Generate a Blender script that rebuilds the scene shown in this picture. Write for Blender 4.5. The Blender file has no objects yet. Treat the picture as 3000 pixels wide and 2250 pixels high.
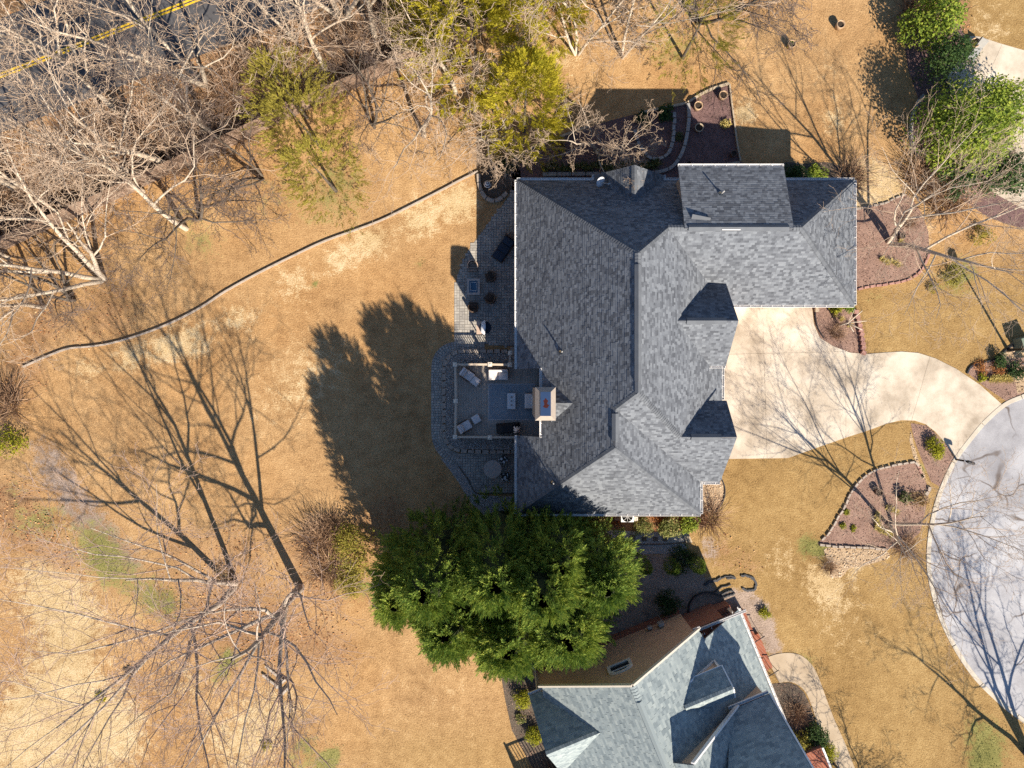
import bpy, bmesh, math, random
import numpy as np
from mathutils import Vector, Matrix

# ------------------------------------------------------------------ camera, sky, sun, exposure
SC = bpy.context.scene
COL = SC.collection
H, F = 46.0, 2153.0                      # camera height in metres, focal length in photo pixels
cam_d = bpy.data.cameras.new('camera'); cam = bpy.data.objects.new('camera', cam_d); COL.objects.link(cam)
cam.location = (0, 0, H); cam.rotation_euler = (0, 0, 0)
cam_d.sensor_width = 36.0; cam_d.lens = 36.0 * F / 3000.0; cam_d.clip_start = 0.5; cam_d.clip_end = 2000
SC.camera = cam
SUN_EL = math.radians(39.0)
SUN_VEC = Vector((0.5 * math.cos(SUN_EL), -0.866 * math.cos(SUN_EL), math.sin(SUN_EL)))   # towards the sun
world = bpy.data.worlds.new('World'); SC.world = world; world.use_nodes = True
wn = world.node_tree.nodes; wl = world.node_tree.links
sky = wn.new('ShaderNodeTexSky'); sky.sky_type = 'NISHITA'; sky.sun_disc = False
sky.sun_elevation = SUN_EL; sky.sun_rotation = math.radians(150.0)
sky.air_density = 1.0; sky.dust_density = 0.1; sky.ozone_density = 5.0
wn['Background'].inputs['Strength'].default_value = 0.08
wl.new(sky.outputs[0], wn['Background'].inputs['Color'])
sun_d = bpy.data.lights.new('sun', 'SUN'); sun = bpy.data.objects.new('sun', sun_d); COL.objects.link(sun)
sun_d.energy = 5.0; sun_d.angle = math.radians(0.5); sun_d.color = (1.0, 0.90, 0.76)
sun.rotation_euler = (-SUN_VEC).to_track_quat('-Z', 'Y').to_euler(); sun.location = (40, -60, 60)
SC.view_settings.view_transform = 'Standard'; SC.view_settings.look = 'None'
SC.view_settings.gamma = 1.0; SC.view_settings.use_curve_mapping = False
SC.view_settings.exposure = 1.05
SC.render.engine = 'CYCLES'; SC.cycles.use_denoising = False
SC.cycles.max_bounces = 4; SC.cycles.diffuse_bounces = 2; SC.cycles.glossy_bounces = 2; SC.cycles.transparent_max_bounces = 4

# ------------------------------------------------------------------ helpers
def g(x, y, h=0.0):                      # photo pixel at a known height -> metres on the site plan
    s = (H - h) / F
    return Vector(((x - 1500) * s, (1125 - y) * s, h))
def g2(x, y, h=0.0):
    v = g(x, y, h); return (v.x, v.y)
def gp(pts, h=0.0):
    return [g2(x, y, h) for x, y in pts]

def tag(o, label=None, cat=None, group=None, kind=None):
    if label: o['label'] = label
    if cat: o['category'] = cat
    if group: o['group'] = group
    if kind: o['kind'] = kind
    return o
def thing(name, label, cat, loc=(0, 0, 0), rz=0.0, group=None):
    o = bpy.data.objects.new(name, None); COL.objects.link(o)
    o.empty_display_size = 0.2
    o.location = loc; o.rotation_euler = (0, 0, rz)
    return tag(o, label, cat, group)
def link(name, me, mat=None, parent=None, loc=None, rot=None, kind=None, world=False):
    if mat is not None and len(me.materials) == 0: me.materials.append(mat)
    o = bpy.data.objects.new(name, me); COL.objects.link(o)
    if parent is not None: o.parent = parent
    if loc is not None: o.location = loc
    if rot is not None: o.rotation_euler = rot
    if world and parent is not None: o.location = -parent.location
    if kind: o['kind'] = kind
    return o
def copy_tree(o, parent=None):
    c = o.copy(); COL.objects.link(c); c.parent = parent
    for ch in list(o.children): copy_tree(ch, c)
    return c

def np_mesh(name, V, Fq=None, Ft=None, smooth=False):
    V = np.asarray(V, dtype=np.float32).reshape(-1, 3)
    me = bpy.data.meshes.new(name)
    loops = []; starts = []; off = 0
    if Fq is not None and len(Fq):
        Fq = np.asarray(Fq, dtype=np.int32).reshape(-1, 4)
        loops.append(Fq.ravel()); starts.append(off + 4 * np.arange(len(Fq))); off += Fq.size
    if Ft is not None and len(Ft):
        Ft = np.asarray(Ft, dtype=np.int32).reshape(-1, 3)
        loops.append(Ft.ravel()); starts.append(off + 3 * np.arange(len(Ft))); off += Ft.size
    loops = np.concatenate(loops).astype(np.int32); starts = np.concatenate(starts).astype(np.int32)
    me.vertices.add(len(V)); me.vertices.foreach_set('co', V.ravel())
    me.loops.add(len(loops)); me.loops.foreach_set('vertex_index', loops)
    me.polygons.add(len(starts)); me.polygons.foreach_set('loop_start', starts)
    me.polygons.foreach_set('use_smooth', np.full(len(starts), bool(smooth)))
    me.update(calc_edges=True)
    return me

class MB:
    """collects simple shapes into one mesh"""
    def __init__(s): s.v = []; s.f = []
    def add(s, verts, faces):
        b = len(s.v); s.v += [tuple(p) for p in verts]; s.f += [tuple(i + b for i in q) for q in faces]; return s
    def box(s, c, d, rz=0.0, top=1.0, rx=0.0, ry=0.0):
        M = Matrix.Translation(c) @ Matrix.Rotation(rz, 4, 'Z') @ Matrix.Rotation(ry, 4, 'Y') @ Matrix.Rotation(rx, 4, 'X')
        x, y, z = d[0] / 2, d[1] / 2, d[2] / 2
        vs = [(-x, -y, -z), (x, -y, -z), (x, y, -z), (-x, y, -z), (-x * top, -y * top, z), (x * top, -y * top, z), (x * top, y * top, z), (-x * top, y * top, z)]
        return s.add([M @ Vector(p) for p in vs], [(3, 2, 1, 0), (4, 5, 6, 7), (0, 1, 5, 4), (1, 2, 6, 5), (2, 3, 7, 6), (3, 0, 4, 7)])
    def cyl(s, p0, p1, r0, r1=None, n=10, caps=True):
        r1 = r0 if r1 is None else r1
        p0, p1 = Vector(p0), Vector(p1); d = (p1 - p0).normalized()
        a = d.cross(Vector((0, 0, 1)) if abs(d.z) < 0.9 else Vector((1, 0, 0))).normalized(); b = d.cross(a)
        vs = []
        for p, r in ((p0, r0), (p1, r1)):
            for k in range(n):
                t = 2 * math.pi * k / n
                vs.append(p + a * (r * math.cos(t)) + b * (r * math.sin(t)))
        fs = [(k, (k + 1) % n, n + (k + 1) % n, n + k) for k in range(n)]
        if caps: fs += [tuple(range(n - 1, -1, -1)), tuple(range(n, 2 * n))]
        return s.add(vs, fs)
    def lathe(s, prof, c=(0, 0, 0), n=20):
        vs = []
        for r, z in prof:
            for k in range(n):
                t = 2 * math.pi * k / n
                vs.append((c[0] + r * math.cos(t), c[1] + r * math.sin(t), c[2] + z))
        fs = []
        for i in range(len(prof) - 1):
            for k in range(n):
                fs.append((i * n + k, i * n + (k + 1) % n, (i + 1) * n + (k + 1) % n, (i + 1) * n + k))
        return s.add(vs, fs)
    def prism(s, pts, z0, z1):
        n = len(pts)
        a = sum(pts[i][0] * pts[(i + 1) % n][1] - pts[(i + 1) % n][0] * pts[i][1] for i in range(n))
        if a < 0: pts = pts[::-1]
        vs = [(p[0], p[1], z0) for p in pts] + [(p[0], p[1], z1) for p in pts]
        return s.add(vs, [tuple(range(n - 1, -1, -1)), tuple(range(n, 2 * n))] + [(i, (i + 1) % n, n + (i + 1) % n, n + i) for i in range(n)])
    def slab(s, pts, th):                 # 3-D polygon thickened downwards
        n = len(pts)
        vs = [tuple(p) for p in pts] + [(p[0], p[1], p[2] - th) for p in pts]
        return s.add(vs, [tuple(range(n)), tuple(range(2 * n - 1, n - 1, -1))] + [((i + 1) % n, i, n + i, n + (i + 1) % n) for i in range(n)])
    def mesh(s, name, smooth=False):
        me = bpy.data.meshes.new(name); me.from_pydata(s.v, [], s.f); me.update()
        if smooth:
            for p in me.polygons: p.use_smooth = True
        return me
    def build(s, name, mat, parent=None, world=False, smooth=False, bevel=0.0, seg=2, kind=None, loc=None, rot=None):
        o = link(name, s.mesh(name, smooth), mat, parent, loc=loc, rot=rot, kind=kind, world=world)
        if bevel:
            m = o.modifiers.new('bevel', 'BEVEL'); m.width = bevel; m.segments = seg; m.limit_method = 'ANGLE'
        return o

def spline(pts, n=6, closed=False):
    P = [Vector((p[0], p[1], p[2] if len(p) > 2 else 0)) for p in pts]; out = []; m = len(P)
    rng = range(m if closed else m - 1)
    for i in rng:
        p0 = P[(i - 1) % m] if (closed or i > 0) else P[0]
        p1 = P[i]; p2 = P[(i + 1) % m]
        p3 = P[(i + 2) % m] if (closed or i + 2 < m) else P[m - 1]
        for k in range(n):
            t = k / n
            out.append(0.5 * ((2 * p1) + (p2 - p0) * t + (2 * p0 - 5 * p1 + 4 * p2 - p3) * t * t + (3 * p1 - p0 - 3 * p2 + p3) * t ** 3))
    if not closed: out.append(P[-1].copy())
    return out
def sp2(pts, n=6, closed=False):
    return [(p.x, p.y) for p in spline(pts, n, closed)]
def resample(path, step):
    out = [path[0].copy()]; acc = 0.0
    for a, b in zip(path, path[1:]):
        L = (b - a).length
        while acc + L >= step and L > 1e-9:
            t = (step - acc) / L
            a = a.lerp(b, t); out.append(a.copy()); L = (b - a).length; acc = 0.0
        acc += L
    return out
def ribbon(path, w, z0, z1):              # extruded strip along a path
    n = len(path); vs = []
    for i, p in enumerate(path):
        d = (path[min(i + 1, n - 1)] - path[max(i - 1, 0)]); d.z = 0; d.normalize()
        nn = Vector((-d.y, d.x, 0)) * (w / 2)
        for q, z in ((p + nn, z0), (p + nn, z1), (p - nn, z1), (p - nn, z0)): vs.append((q.x, q.y, p.z + z))
    fs = []
    for i in range(n - 1):
        for k in range(4): fs.append((4 * i + k, 4 * i + (k + 1) % 4, 4 * i + 4 + (k + 1) % 4, 4 * i + 4 + k))
    fs += [(0, 3, 2, 1), (4 * n - 4, 4 * n - 3, 4 * n - 2, 4 * n - 1)]
    return MB().add(vs, [tuple(reversed(q)) for q in fs])
def inside(poly, x, y):
    """vectorised point in polygon"""
    x = np.asarray(x); y = np.asarray(y); r = np.zeros(x.shape, bool); n = len(poly)
    for i in range(n):
        x1, y1 = poly[i]; x2, y2 = poly[(i + 1) % n]
        if y1 == y2: continue
        c = ((y1 > y) != (y2 > y)) & (x < (x2 - x1) * (y - y1) / (y2 - y1) + x1)
        r ^= c
    return r
def clip(pts, p, n):                      # keep the side where (q-p).n >= 0
    out = []; m = len(pts)
    for i in range(m):
        a, b = pts[i], pts[(i + 1) % m]
        da = (a[0] - p[0]) * n[0] + (a[1] - p[1]) * n[1]; db = (b[0] - p[0]) * n[0] + (b[1] - p[1]) * n[1]
        if da >= 0: out.append(a)
        if (da >= 0) != (db >= 0):
            t = da / (da - db); out.append((a[0] + (b[0] - a[0]) * t, a[1] + (b[1] - a[1]) * t))
    return out
def split(pts, a, b, gap=0.012):
    d = Vector((b[0] - a[0], b[1] - a[1])).normalized(); n = (-d.y, d.x); m = (d.y, -d.x)
    return clip(pts, (a[0] + n[0] * gap / 2, a[1] + n[1] * gap / 2), n), clip(pts, (a[0] + m[0] * gap / 2, a[1] + m[1] * gap / 2), m)

def scatter(V, Fc, pos, R, S):
    """copies of a small template: returns vertices and faces"""
    V = np.asarray(V, np.float32); Fc = np.asarray(Fc, np.int32); N = len(pos)
    W = np.einsum('nij,kj->nki', R, V) * np.asarray(S).reshape(N, 1, -1) + pos[:, None, :]
    FF = Fc[None] + (np.arange(N) * len(V))[:, None, None]
    return W.reshape(-1, 3), FF.reshape(-1, Fc.shape[1])
def rot_from(axis_z, spin):
    """matrices whose local z is axis_z (N,3), spun about it"""
    z = axis_z / np.linalg.norm(axis_z, axis=1, keepdims=True)
    ref = np.where(np.abs(z[:, 2:3]) < 0.95, np.array([[0, 0, 1.0]]), np.array([[1.0, 0, 0]]))
    x = np.cross(ref, z); x /= np.linalg.norm(x, axis=1, keepdims=True); y = np.cross(z, x)
    c, s = np.cos(spin)[:, None], np.sin(spin)[:, None]
    return np.stack([x * c + y * s, -x * s + y * c, z], axis=2)
def tubes(polys):
    groups = {}
    for pts, rad, sides in polys: groups.setdefault((len(pts), sides), []).append((pts, rad))
    VV = []; FF = []; off = 0
    for (n, s), lst in groups.items():
        P = np.array([a for a, _ in lst], np.float32); R = np.array([b for _, b in lst], np.float32); m = len(lst)
        T = np.gradient(P, axis=1); T /= np.linalg.norm(T, axis=2, keepdims=True) + 1e-9
        ref = np.where(np.abs(T[:, :1, 2:3]) < 0.9, np.array([[[0, 0, 1.0]]]), np.array([[[1.0, 0, 0]]]))
        A = np.cross(T, np.broadcast_to(ref, T.shape)); A /= np.linalg.norm(A, axis=2, keepdims=True) + 1e-9
        B = np.cross(T, A)
        th = np.arange(s) * 2 * math.pi / s
        W = P[:, :, None] + R[:, :, None, None] * (np.cos(th)[None, None, :, None] * A[:, :, None] + np.sin(th)[None, None, :, None] * B[:, :, None])
        VV.append(W.reshape(-1, 3))
        i = np.arange(n - 1)[:, None]; k = np.arange(s)[None]
        q = np.stack([i * s + k, i * s + (k + 1) % s, (i + 1) * s + (k + 1) % s, (i + 1) * s + k], axis=2).reshape(-1, 4)
        FF.append((q[None] + (np.arange(m) * n * s)[:, None, None]).reshape(-1, 4) + off)
        off += m * n * s
    return np.concatenate(VV), np.concatenate(FF)

# ------------------------------------------------------------------ materials
def new_mat(name):
    m = bpy.data.materials.new(name); m.use_nodes = True
    nt = m.node_tree; b = nt.nodes['Principled BSDF']
    b.inputs['Specular IOR Level'].default_value = 0.25
    return m, nt, b
def c4(c): return (c[0], c[1], c[2], 1)
def ramp(nt, stops, fac):
    r = nt.nodes.new('ShaderNodeValToRGB'); e = r.color_ramp.elements
    e[0].position, e[0].color = stops[0][0], c4(stops[0][1]); e[1].position, e[1].color = stops[-1][0], c4(stops[-1][1])
    for p, c in stops[1:-1]:
        x = e.new(p); x.color = c4(c)
    nt.links.new(fac, r.inputs[0]); return r.outputs[0]
def coord(nt, world=True):
    if world: return nt.nodes.new('ShaderNodeNewGeometry').outputs['Position']
    return nt.nodes.new('ShaderNodeTexCoord').outputs['Object']
def noise(nt, co, scale, detail=4, rough=0.55, dist=0.0):
    n = nt.nodes.new('ShaderNodeTexNoise'); n.inputs['Scale'].default_value = scale
    n.inputs['Detail'].default_value = detail; n.inputs['Roughness'].default_value = rough; n.inputs['Distortion'].default_value = dist
    nt.links.new(co, n.inputs['Vector']); return n.outputs[0]
def mix(nt, a, b, fac, mode='MIX'):
    m = nt.nodes.new('ShaderNodeMix'); m.data_type = 'RGBA'; m.blend_type = mode
    for s, v in ((m.inputs[0], fac), (m.inputs[6], a), (m.inputs[7], b)):
        if isinstance(v, (int, float)): s.default_value = v
        elif isinstance(v, tuple): s.default_value = c4(v)
        else: nt.links.new(v, s)
    return m.outputs[2]
def maprange(nt, v, a, b, c=0.0, d=1.0):
    m = nt.nodes.new('ShaderNodeMapRange'); m.inputs[1].default_value = a; m.inputs[2].default_value = b
    m.inputs[3].default_value = c; m.inputs[4].default_value = d; nt.links.new(v, m.inputs[0]); return m.outputs[0]
def bump(nt, b, h, strength=0.5, dist=0.02):
    n = nt.nodes.new('ShaderNodeBump'); n.inputs['Strength'].default_value = strength; n.inputs['Distance'].default_value = dist
    nt.links.new(h, n.inputs['Height']); nt.links.new(n.outputs[0], b.inputs['Normal'])

def M_noise(name, stops, scale=4.0, rough=0.85, bscale=30.0, bstr=0.4, bdist=0.02, fine=0.35, world=True, spec=0.25, metal=0.0):
    """two-octave mottled surface with fine relief"""
    m, nt, b = new_mat(name); co = coord(nt, world)
    n1 = noise(nt, co, scale, 5, 0.6); n2 = noise(nt, co, bscale, 3, 0.6)
    mx = nt.nodes.new('ShaderNodeMix'); mx.inputs[0].default_value = fine
    nt.links.new(n1, mx.inputs[2]); nt.links.new(n2, mx.inputs[3])
    nt.links.new(ramp(nt, stops, mx.outputs[0]), b.inputs['Base Color'])
    b.inputs['Roughness'].default_value = rough; b.inputs['Specular IOR Level'].default_value = spec; b.inputs['Metallic'].default_value = metal
    if bstr: bump(nt, b, n2, bstr, bdist)
    return m
def M_island(name, stops, rough=0.85, transl=0.0, nscale=3.0, namount=0.4, bscale=0.0, spec=0.2):
    """colour differs from piece to piece"""
    m, nt, b = new_mat(name)
    r = nt.nodes.new('ShaderNodeNewGeometry').outputs['Random Per Island']
    n = noise(nt, coord(nt), nscale, 4)
    n = maprange(nt, n, 0.3, 0.7)
    mx = nt.nodes.new('ShaderNodeMix'); mx.inputs[0].default_value = namount
    nt.links.new(r, mx.inputs[2]); nt.links.new(n, mx.inputs[3])
    col = ramp(nt, stops, mx.outputs[0])
    nt.links.new(col, b.inputs['Base Color']); b.inputs['Roughness'].default_value = rough
    b.inputs['Specular IOR Level'].default_value = spec
    if bscale: bump(nt, b, noise(nt, coord(nt), bscale, 2), 0.3, 0.004)
    if transl:
        t = nt.nodes.new('ShaderNodeBsdfTranslucent'); nt.links.new(col, t.inputs[0])
        ms = nt.nodes.new('ShaderNodeMixShader'); ms.inputs[0].default_value = transl
        out = nt.nodes['Material Output']
        nt.links.new(b.outputs[0], ms.inputs[1]); nt.links.new(t.outputs[0], ms.inputs[2]); nt.links.new(ms.outputs[0], out.inputs[0])
    return m
def M_plain(name, c, rough=0.6, metal=0.0, spec=0.3, var=0.12, scale=6.0):
    return M_noise(name, [(0.25, tuple(x * (1 - var) for x in c)), (0.75, tuple(min(1, x * (1 + var)) for x in c))], scale, rough, 40.0, 0.15, 0.005, 0.3, True, spec, metal)

MAT = {}
MAT['litter'] = M_noise('woodland_litter', [(0.28, (0.115, 0.061, 0.032)), (0.45, (0.276, 0.143, 0.063)), (0.6, (0.391, 0.209, 0.089)), (0.8, (0.483, 0.297, 0.147))], 1.3, 0.95, 14.0, 0.8, 0.05, 0.5)
MAT['concrete'] = M_noise('concrete', [(0.37, (0.286, 0.234, 0.174)), (0.5, (0.461, 0.392, 0.305)), (0.60, (0.562, 0.496, 0.400))], 0.5, 0.9, 45.0, 0.25, 0.006, 0.25)
MAT['kerb'] = M_noise('kerb_concrete', [(0.3, (0.380, 0.328, 0.255)), (0.7, (0.532, 0.480, 0.393))], 2.0, 0.9, 45.0, 0.25, 0.006, 0.3)
MAT['walk'] = M_noise('walk_concrete', [(0.3, (0.279, 0.212, 0.142)), (0.5, (0.378, 0.299, 0.209)), (0.7, (0.450, 0.368, 0.271))], 0.8, 0.9, 45.0, 0.25, 0.006, 0.25)
MAT['mulch_red'] = M_noise('mulch_red', [(0.3, (0.084, 0.048, 0.046)), (0.6, (0.186, 0.113, 0.103)), (0.8, (0.276, 0.178, 0.161))], 1.5, 0.95, 22.0, 0.9, 0.05, 0.55)
MAT['mulch'] = M_noise('mulch_brown', [(0.28, (0.130, 0.077, 0.060)), (0.55, (0.273, 0.173, 0.131)), (0.8, (0.403, 0.269, 0.206))], 1.2, 0.95, 22.0, 0.9, 0.05, 0.55)
MAT['soil'] = M_noise('dark_soil', [(0.3, (0.05, 0.04, 0.03)), (0.6, (0.13, 0.10, 0.075)), (0.8, (0.22, 0.17, 0.125))], 1.6, 0.95, 18.0, 0.9, 0.05, 0.5)
MAT['straw'] = M_noise('pine_straw', [(0.3, (0.13, 0.06, 0.03)), (0.55, (0.27, 0.13, 0.06)), (0.8, (0.38, 0.21, 0.10))], 2.0, 0.95, 25.0, 0.8, 0.04, 0.5)
MAT['gravel'] = M_noise('gravel_bed', [(0.3, (0.17, 0.155, 0.14)), (0.6, (0.36, 0.33, 0.30)), (0.8, (0.52, 0.48, 0.44))], 3.0, 0.95, 26.0, 1.0, 0.05, 0.7)
MAT['gravel_tan'] = M_noise('tan_gravel_bed', [(0.3, (0.25, 0.17, 0.10)), (0.6, (0.48, 0.35, 0.22)), (0.8, (0.62, 0.50, 0.34))], 3.0, 0.95, 26.0, 1.0, 0.05, 0.7)
MAT['pebble'] = M_island('pebbles', [(0.0, (0.16, 0.15, 0.14)), (0.5, (0.42, 0.39, 0.36)), (1.0, (0.68, 0.64, 0.60))], 0.85, 0, 3, 0.25)
MAT['pebble_tan'] = M_island('tan_pebbles', [(0.0, (0.22, 0.13, 0.07)), (0.5, (0.50, 0.36, 0.22)), (1.0, (0.72, 0.62, 0.48))], 0.85, 0, 3, 0.2)
MAT['chip'] = M_island('mulch_chips', [(0.0, (0.075, 0.037, 0.026)), (0.6, (0.275, 0.171, 0.126)), (1.0, (0.500, 0.342, 0.252))], 0.95, 0, 1.5, 0.3)
MAT['chip_red'] = M_island('red_mulch_chips', [(0.0, (0.05, 0.028, 0.025)), (0.6, (0.15, 0.09, 0.08)), (1.0, (0.28, 0.18, 0.155))], 0.95, 0, 1.5, 0.3)
MAT['leaf'] = M_island('fallen_leaves', [(0.0, (0.127, 0.061, 0.032)), (0.4, (0.310, 0.143, 0.063)), (0.75, (0.460, 0.253, 0.105)), (1.0, (0.575, 0.396, 0.210))], 0.9, 0, 0.8, 0.35)
MAT['tuft'] = M_island('dry_grass_tufts', [(0.0, (0.280, 0.176, 0.077)), (0.5, (0.400, 0.260, 0.117)), (1.0, (0.580, 0.421, 0.216))], 0.9, 0.4, 0.35, 0.55)
MAT['green_tuft'] = M_island('green_grass_tufts', [(0.0, (0.06, 0.085, 0.025)), (0.5, (0.13, 0.15, 0.045)), (1.0, (0.26, 0.25, 0.085))], 0.9, 0.25, 1.0, 0.3)
MAT['paver'] = M_island('pavers', [(0.0, (0.187, 0.176, 0.164)), (0.5, (0.316, 0.293, 0.257)), (1.0, (0.445, 0.410, 0.351))], 0.9, 0, 0.9, 0.5, 60.0)
MAT['paver_sand'] = M_noise('paver_joint_sand', [(0.3, (0.135, 0.121, 0.108)), (0.7, (0.230, 0.209, 0.182))], 4.0, 0.95, 40.0, 0.3, 0.01)
MAT['stone'] = M_island('edging_stone', [(0.0, (0.20, 0.165, 0.135)), (0.5, (0.33, 0.275, 0.225)), (1.0, (0.46, 0.39, 0.32))], 0.9, 0, 5, 0.5, 30.0)
MAT['stone_grey'] = M_island('grey_block', [(0.0, (0.17, 0.165, 0.155)), (0.5, (0.28, 0.265, 0.245)), (1.0, (0.38, 0.36, 0.33))], 0.9, 0, 5, 0.5, 30.0)
MAT['stone_red'] = M_island('red_concrete_block', [(0.0, (0.20, 0.10, 0.08)), (0.5, (0.32, 0.175, 0.14)), (1.0, (0.42, 0.25, 0.20))], 0.9, 0, 5, 0.5, 30.0)
MAT['shingle'] = M_island('grey_shingle', [(0.0, (0.066, 0.071, 0.081)), (0.35, (0.109, 0.117, 0.131)), (0.7, (0.142, 0.153, 0.169)), (1.0, (0.182, 0.195, 0.212))], 0.95, 0, 0.5, 0.12, 0, 0.1)
MAT['ridge'] = M_island('ridge_cap', [(0.0, (0.079, 0.085, 0.096)), (1.0, (0.139, 0.149, 0.162))], 0.95, 0, 2.0, 0.4, 0, 0.1)
MAT['shingle_nb'] = M_island('green_grey_shingle', [(0.0, (0.155, 0.185, 0.195)), (0.35, (0.215, 0.250, 0.255)), (0.7, (0.255, 0.290, 0.288)), (1.0, (0.305, 0.340, 0.330))], 0.95, 0, 0.6, 0.10, 0, 0.1)
MAT['roofdeck'] = M_plain('roof_underlay', (0.13, 0.13, 0.135), 0.95)
MAT['white'] = M_plain('white_paint', (0.68, 0.66, 0.63), 0.45, 0, 0.4, 0.06)
MAT['cream'] = M_plain('cream_trim', (0.60, 0.53, 0.43), 0.6)
MAT['siding'] = M_plain('brown_siding', (0.30, 0.205, 0.145), 0.7)
MAT['stucco'] = M_plain('tan_stucco', (0.33, 0.275, 0.225), 0.9)
MAT['glass'] = M_plain('window_glass', (0.015, 0.02, 0.03), 0.06, 0, 0.6, 0.02)
MAT['dark'] = M_plain('dark_metal', (0.018, 0.018, 0.02), 0.5)
MAT['hose'] = M_plain('black_plastic_edging', (0.022, 0.022, 0.025), 0.45, 0, 0.5)
MAT['steel'] = M_noise('galvanised_pan', [(0.3, (0.312, 0.363, 0.418)), (0.7, (0.372, 0.429, 0.490))], 3.0, 0.22, 8.0, 0.05, 0.004, 0.3, True, 0.5, 1.0)
MAT['rust'] = M_noise('rust', [(0.3, (0.025, 0.003, 0.002)), (0.7, (0.049, 0.007, 0.004))], 12.0, 0.9, 60.0, 0.4, 0.01)
MAT['deckwood'] = M_noise('grey_brown_decking', [(0.3, (0.272, 0.232, 0.192)), (0.7, (0.432, 0.376, 0.320))], 2.5, 0.8, 40.0, 0.3, 0.006)
MAT['tanwood'] = M_noise('weathered_timber', [(0.3, (0.28, 0.22, 0.15)), (0.7, (0.48, 0.39, 0.28))], 4.0, 0.85, 40.0, 0.3, 0.006)
MAT['redwood'] = M_noise('red_stained_wood', [(0.3, (0.20, 0.095, 0.065)), (0.7, (0.36, 0.19, 0.13))], 4.0, 0.8, 40.0, 0.3, 0.006)
MAT['fence'] = M_island('fence_board', [(0.0, (0.13, 0.085, 0.06)), (0.5, (0.21, 0.145, 0.105)), (1.0, (0.30, 0.215, 0.16))], 0.9, 0, 4.0, 0.4, 30.0)
MAT['railtan'] = M_plain('tan_railing', (0.50, 0.40, 0.30), 0.6)
MAT['wicker'] = M_noise('brown_wicker', [(0.3, (0.05, 0.032, 0.022)), (0.7, (0.13, 0.085, 0.06))], 30.0, 0.7, 90.0, 0.8, 0.01)
MAT['rimwood'] = M_plain('tan_wicker_rim', (0.42, 0.31, 0.235), 0.7)
MAT['cushion'] = M_plain('pale_cushion', (0.60, 0.55, 0.52), 0.95, 0, 0.1, 0.06, 3.0)
MAT['navy'] = M_plain('navy_fabric', (0.03, 0.042, 0.062), 0.9, 0, 0.1)
MAT['black'] = M_plain('black_cover', (0.012, 0.012, 0.014), 0.75)
MAT['pot'] = M_plain('glazed_clay_pot', (0.40, 0.27, 0.165), 0.7)
MAT['potdark'] = M_plain('dark_clay_pot', (0.10, 0.06, 0.045), 0.7)
MAT['potsoil'] = M_plain('potting_soil', (0.035, 0.025, 0.018), 0.95)
MAT['tabletop'] = M_plain('stone_table_top', (0.36, 0.31, 0.27), 0.6)
MAT['whitetop'] = M_plain('white_table_top', (0.62, 0.62, 0.62), 0.5)
MAT['hvac'] = M_plain('condenser_grey', (0.36, 0.35, 0.33), 0.6, 0.2)
MAT['util'] = M_plain('utility_green', (0.16, 0.20, 0.15), 0.5)
MAT['bark'] = M_noise('pale_bark', [(0.25, (0.231, 0.184, 0.137)), (0.5, (0.473, 0.394, 0.304)), (0.75, (0.660, 0.567, 0.451))], 2.2, 0.9, 16.0, 0.7, 0.03, 0.45, False)
MAT['bark_grey'] = M_noise('grey_bark', [(0.25, (0.140, 0.116, 0.092)), (0.5, (0.336, 0.279, 0.224)), (0.75, (0.560, 0.476, 0.396))], 2.2, 0.9, 16.0, 0.7, 0.03, 0.45, False)
MAT['bark_dark'] = M_noise('dark_bark', [(0.25, (0.045, 0.036, 0.03)), (0.5, (0.11, 0.09, 0.07)), (0.75, (0.20, 0.17, 0.14))], 2.2, 0.9, 16.0, 0.7, 0.03, 0.45, False)
MAT['twig'] = M_noise('pale_twigs', [(0.3, (0.279, 0.198, 0.134)), (0.7, (0.534, 0.406, 0.294))], 1.2, 0.9, 9.0, 0, 0.02, 0.4, False)
MAT['twig_dark'] = M_noise('brown_twigs', [(0.3, (0.07, 0.05, 0.04)), (0.7, (0.19, 0.14, 0.115))], 1.2, 0.9, 9.0, 0, 0.02, 0.4, False)
MAT['twig_mid'] = M_noise('grey_brown_twigs', [(0.3, (0.196, 0.133, 0.102)), (0.7, (0.450, 0.327, 0.260))], 1.2, 0.9, 9.0, 0, 0.02, 0.4, False)
MAT['brush'] = M_island('brush_twigs', [(0.0, (0.112, 0.063, 0.037)), (0.5, (0.300, 0.184, 0.110)), (1.0, (0.525, 0.368, 0.247))], 0.9, 0, 0.4, 0.4)
def fol(name, a, b, c, tr=0.3, ns=0.5, na=0.35):
    MAT[name] = M_island(name, [(0.0, a), (0.5, b), (1.0, c)], 0.75, tr, ns, na, 0, 0.25)
fol('cypress', (0.04, 0.10, 0.025), (0.17, 0.26, 0.04), (0.55, 0.56, 0.10), .3)
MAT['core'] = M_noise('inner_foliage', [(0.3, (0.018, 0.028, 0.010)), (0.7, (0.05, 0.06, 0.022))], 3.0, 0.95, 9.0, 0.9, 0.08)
fol('cedar', (0.20, 0.19, 0.015), (0.40, 0.35, 0.025), (0.64, 0.52, 0.05), .4)
fol('olive', (0.15, 0.14, 0.02), (0.30, 0.26, 0.04), (0.45, 0.37, 0.08), .4)
fol('broadleaf', (0.07, 0.12, 0.015), (0.20, 0.27, 0.03), (0.42, 0.44, 0.06), .35)
fol('holly', (0.012, 0.035, 0.010), (0.035, 0.075, 0.018), (0.09, 0.135, 0.03))
fol('gold', (0.12, 0.14, 0.01), (0.28, 0.28, 0.015), (0.46, 0.42, 0.03))
fol('straw_leaf', (0.28, 0.20, 0.05), (0.48, 0.38, 0.11), (0.66, 0.56, 0.24))
fol('liriope', (0.04, 0.05, 0.015), (0.10, 0.115, 0.035), (0.22, 0.22, 0.09))
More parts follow.
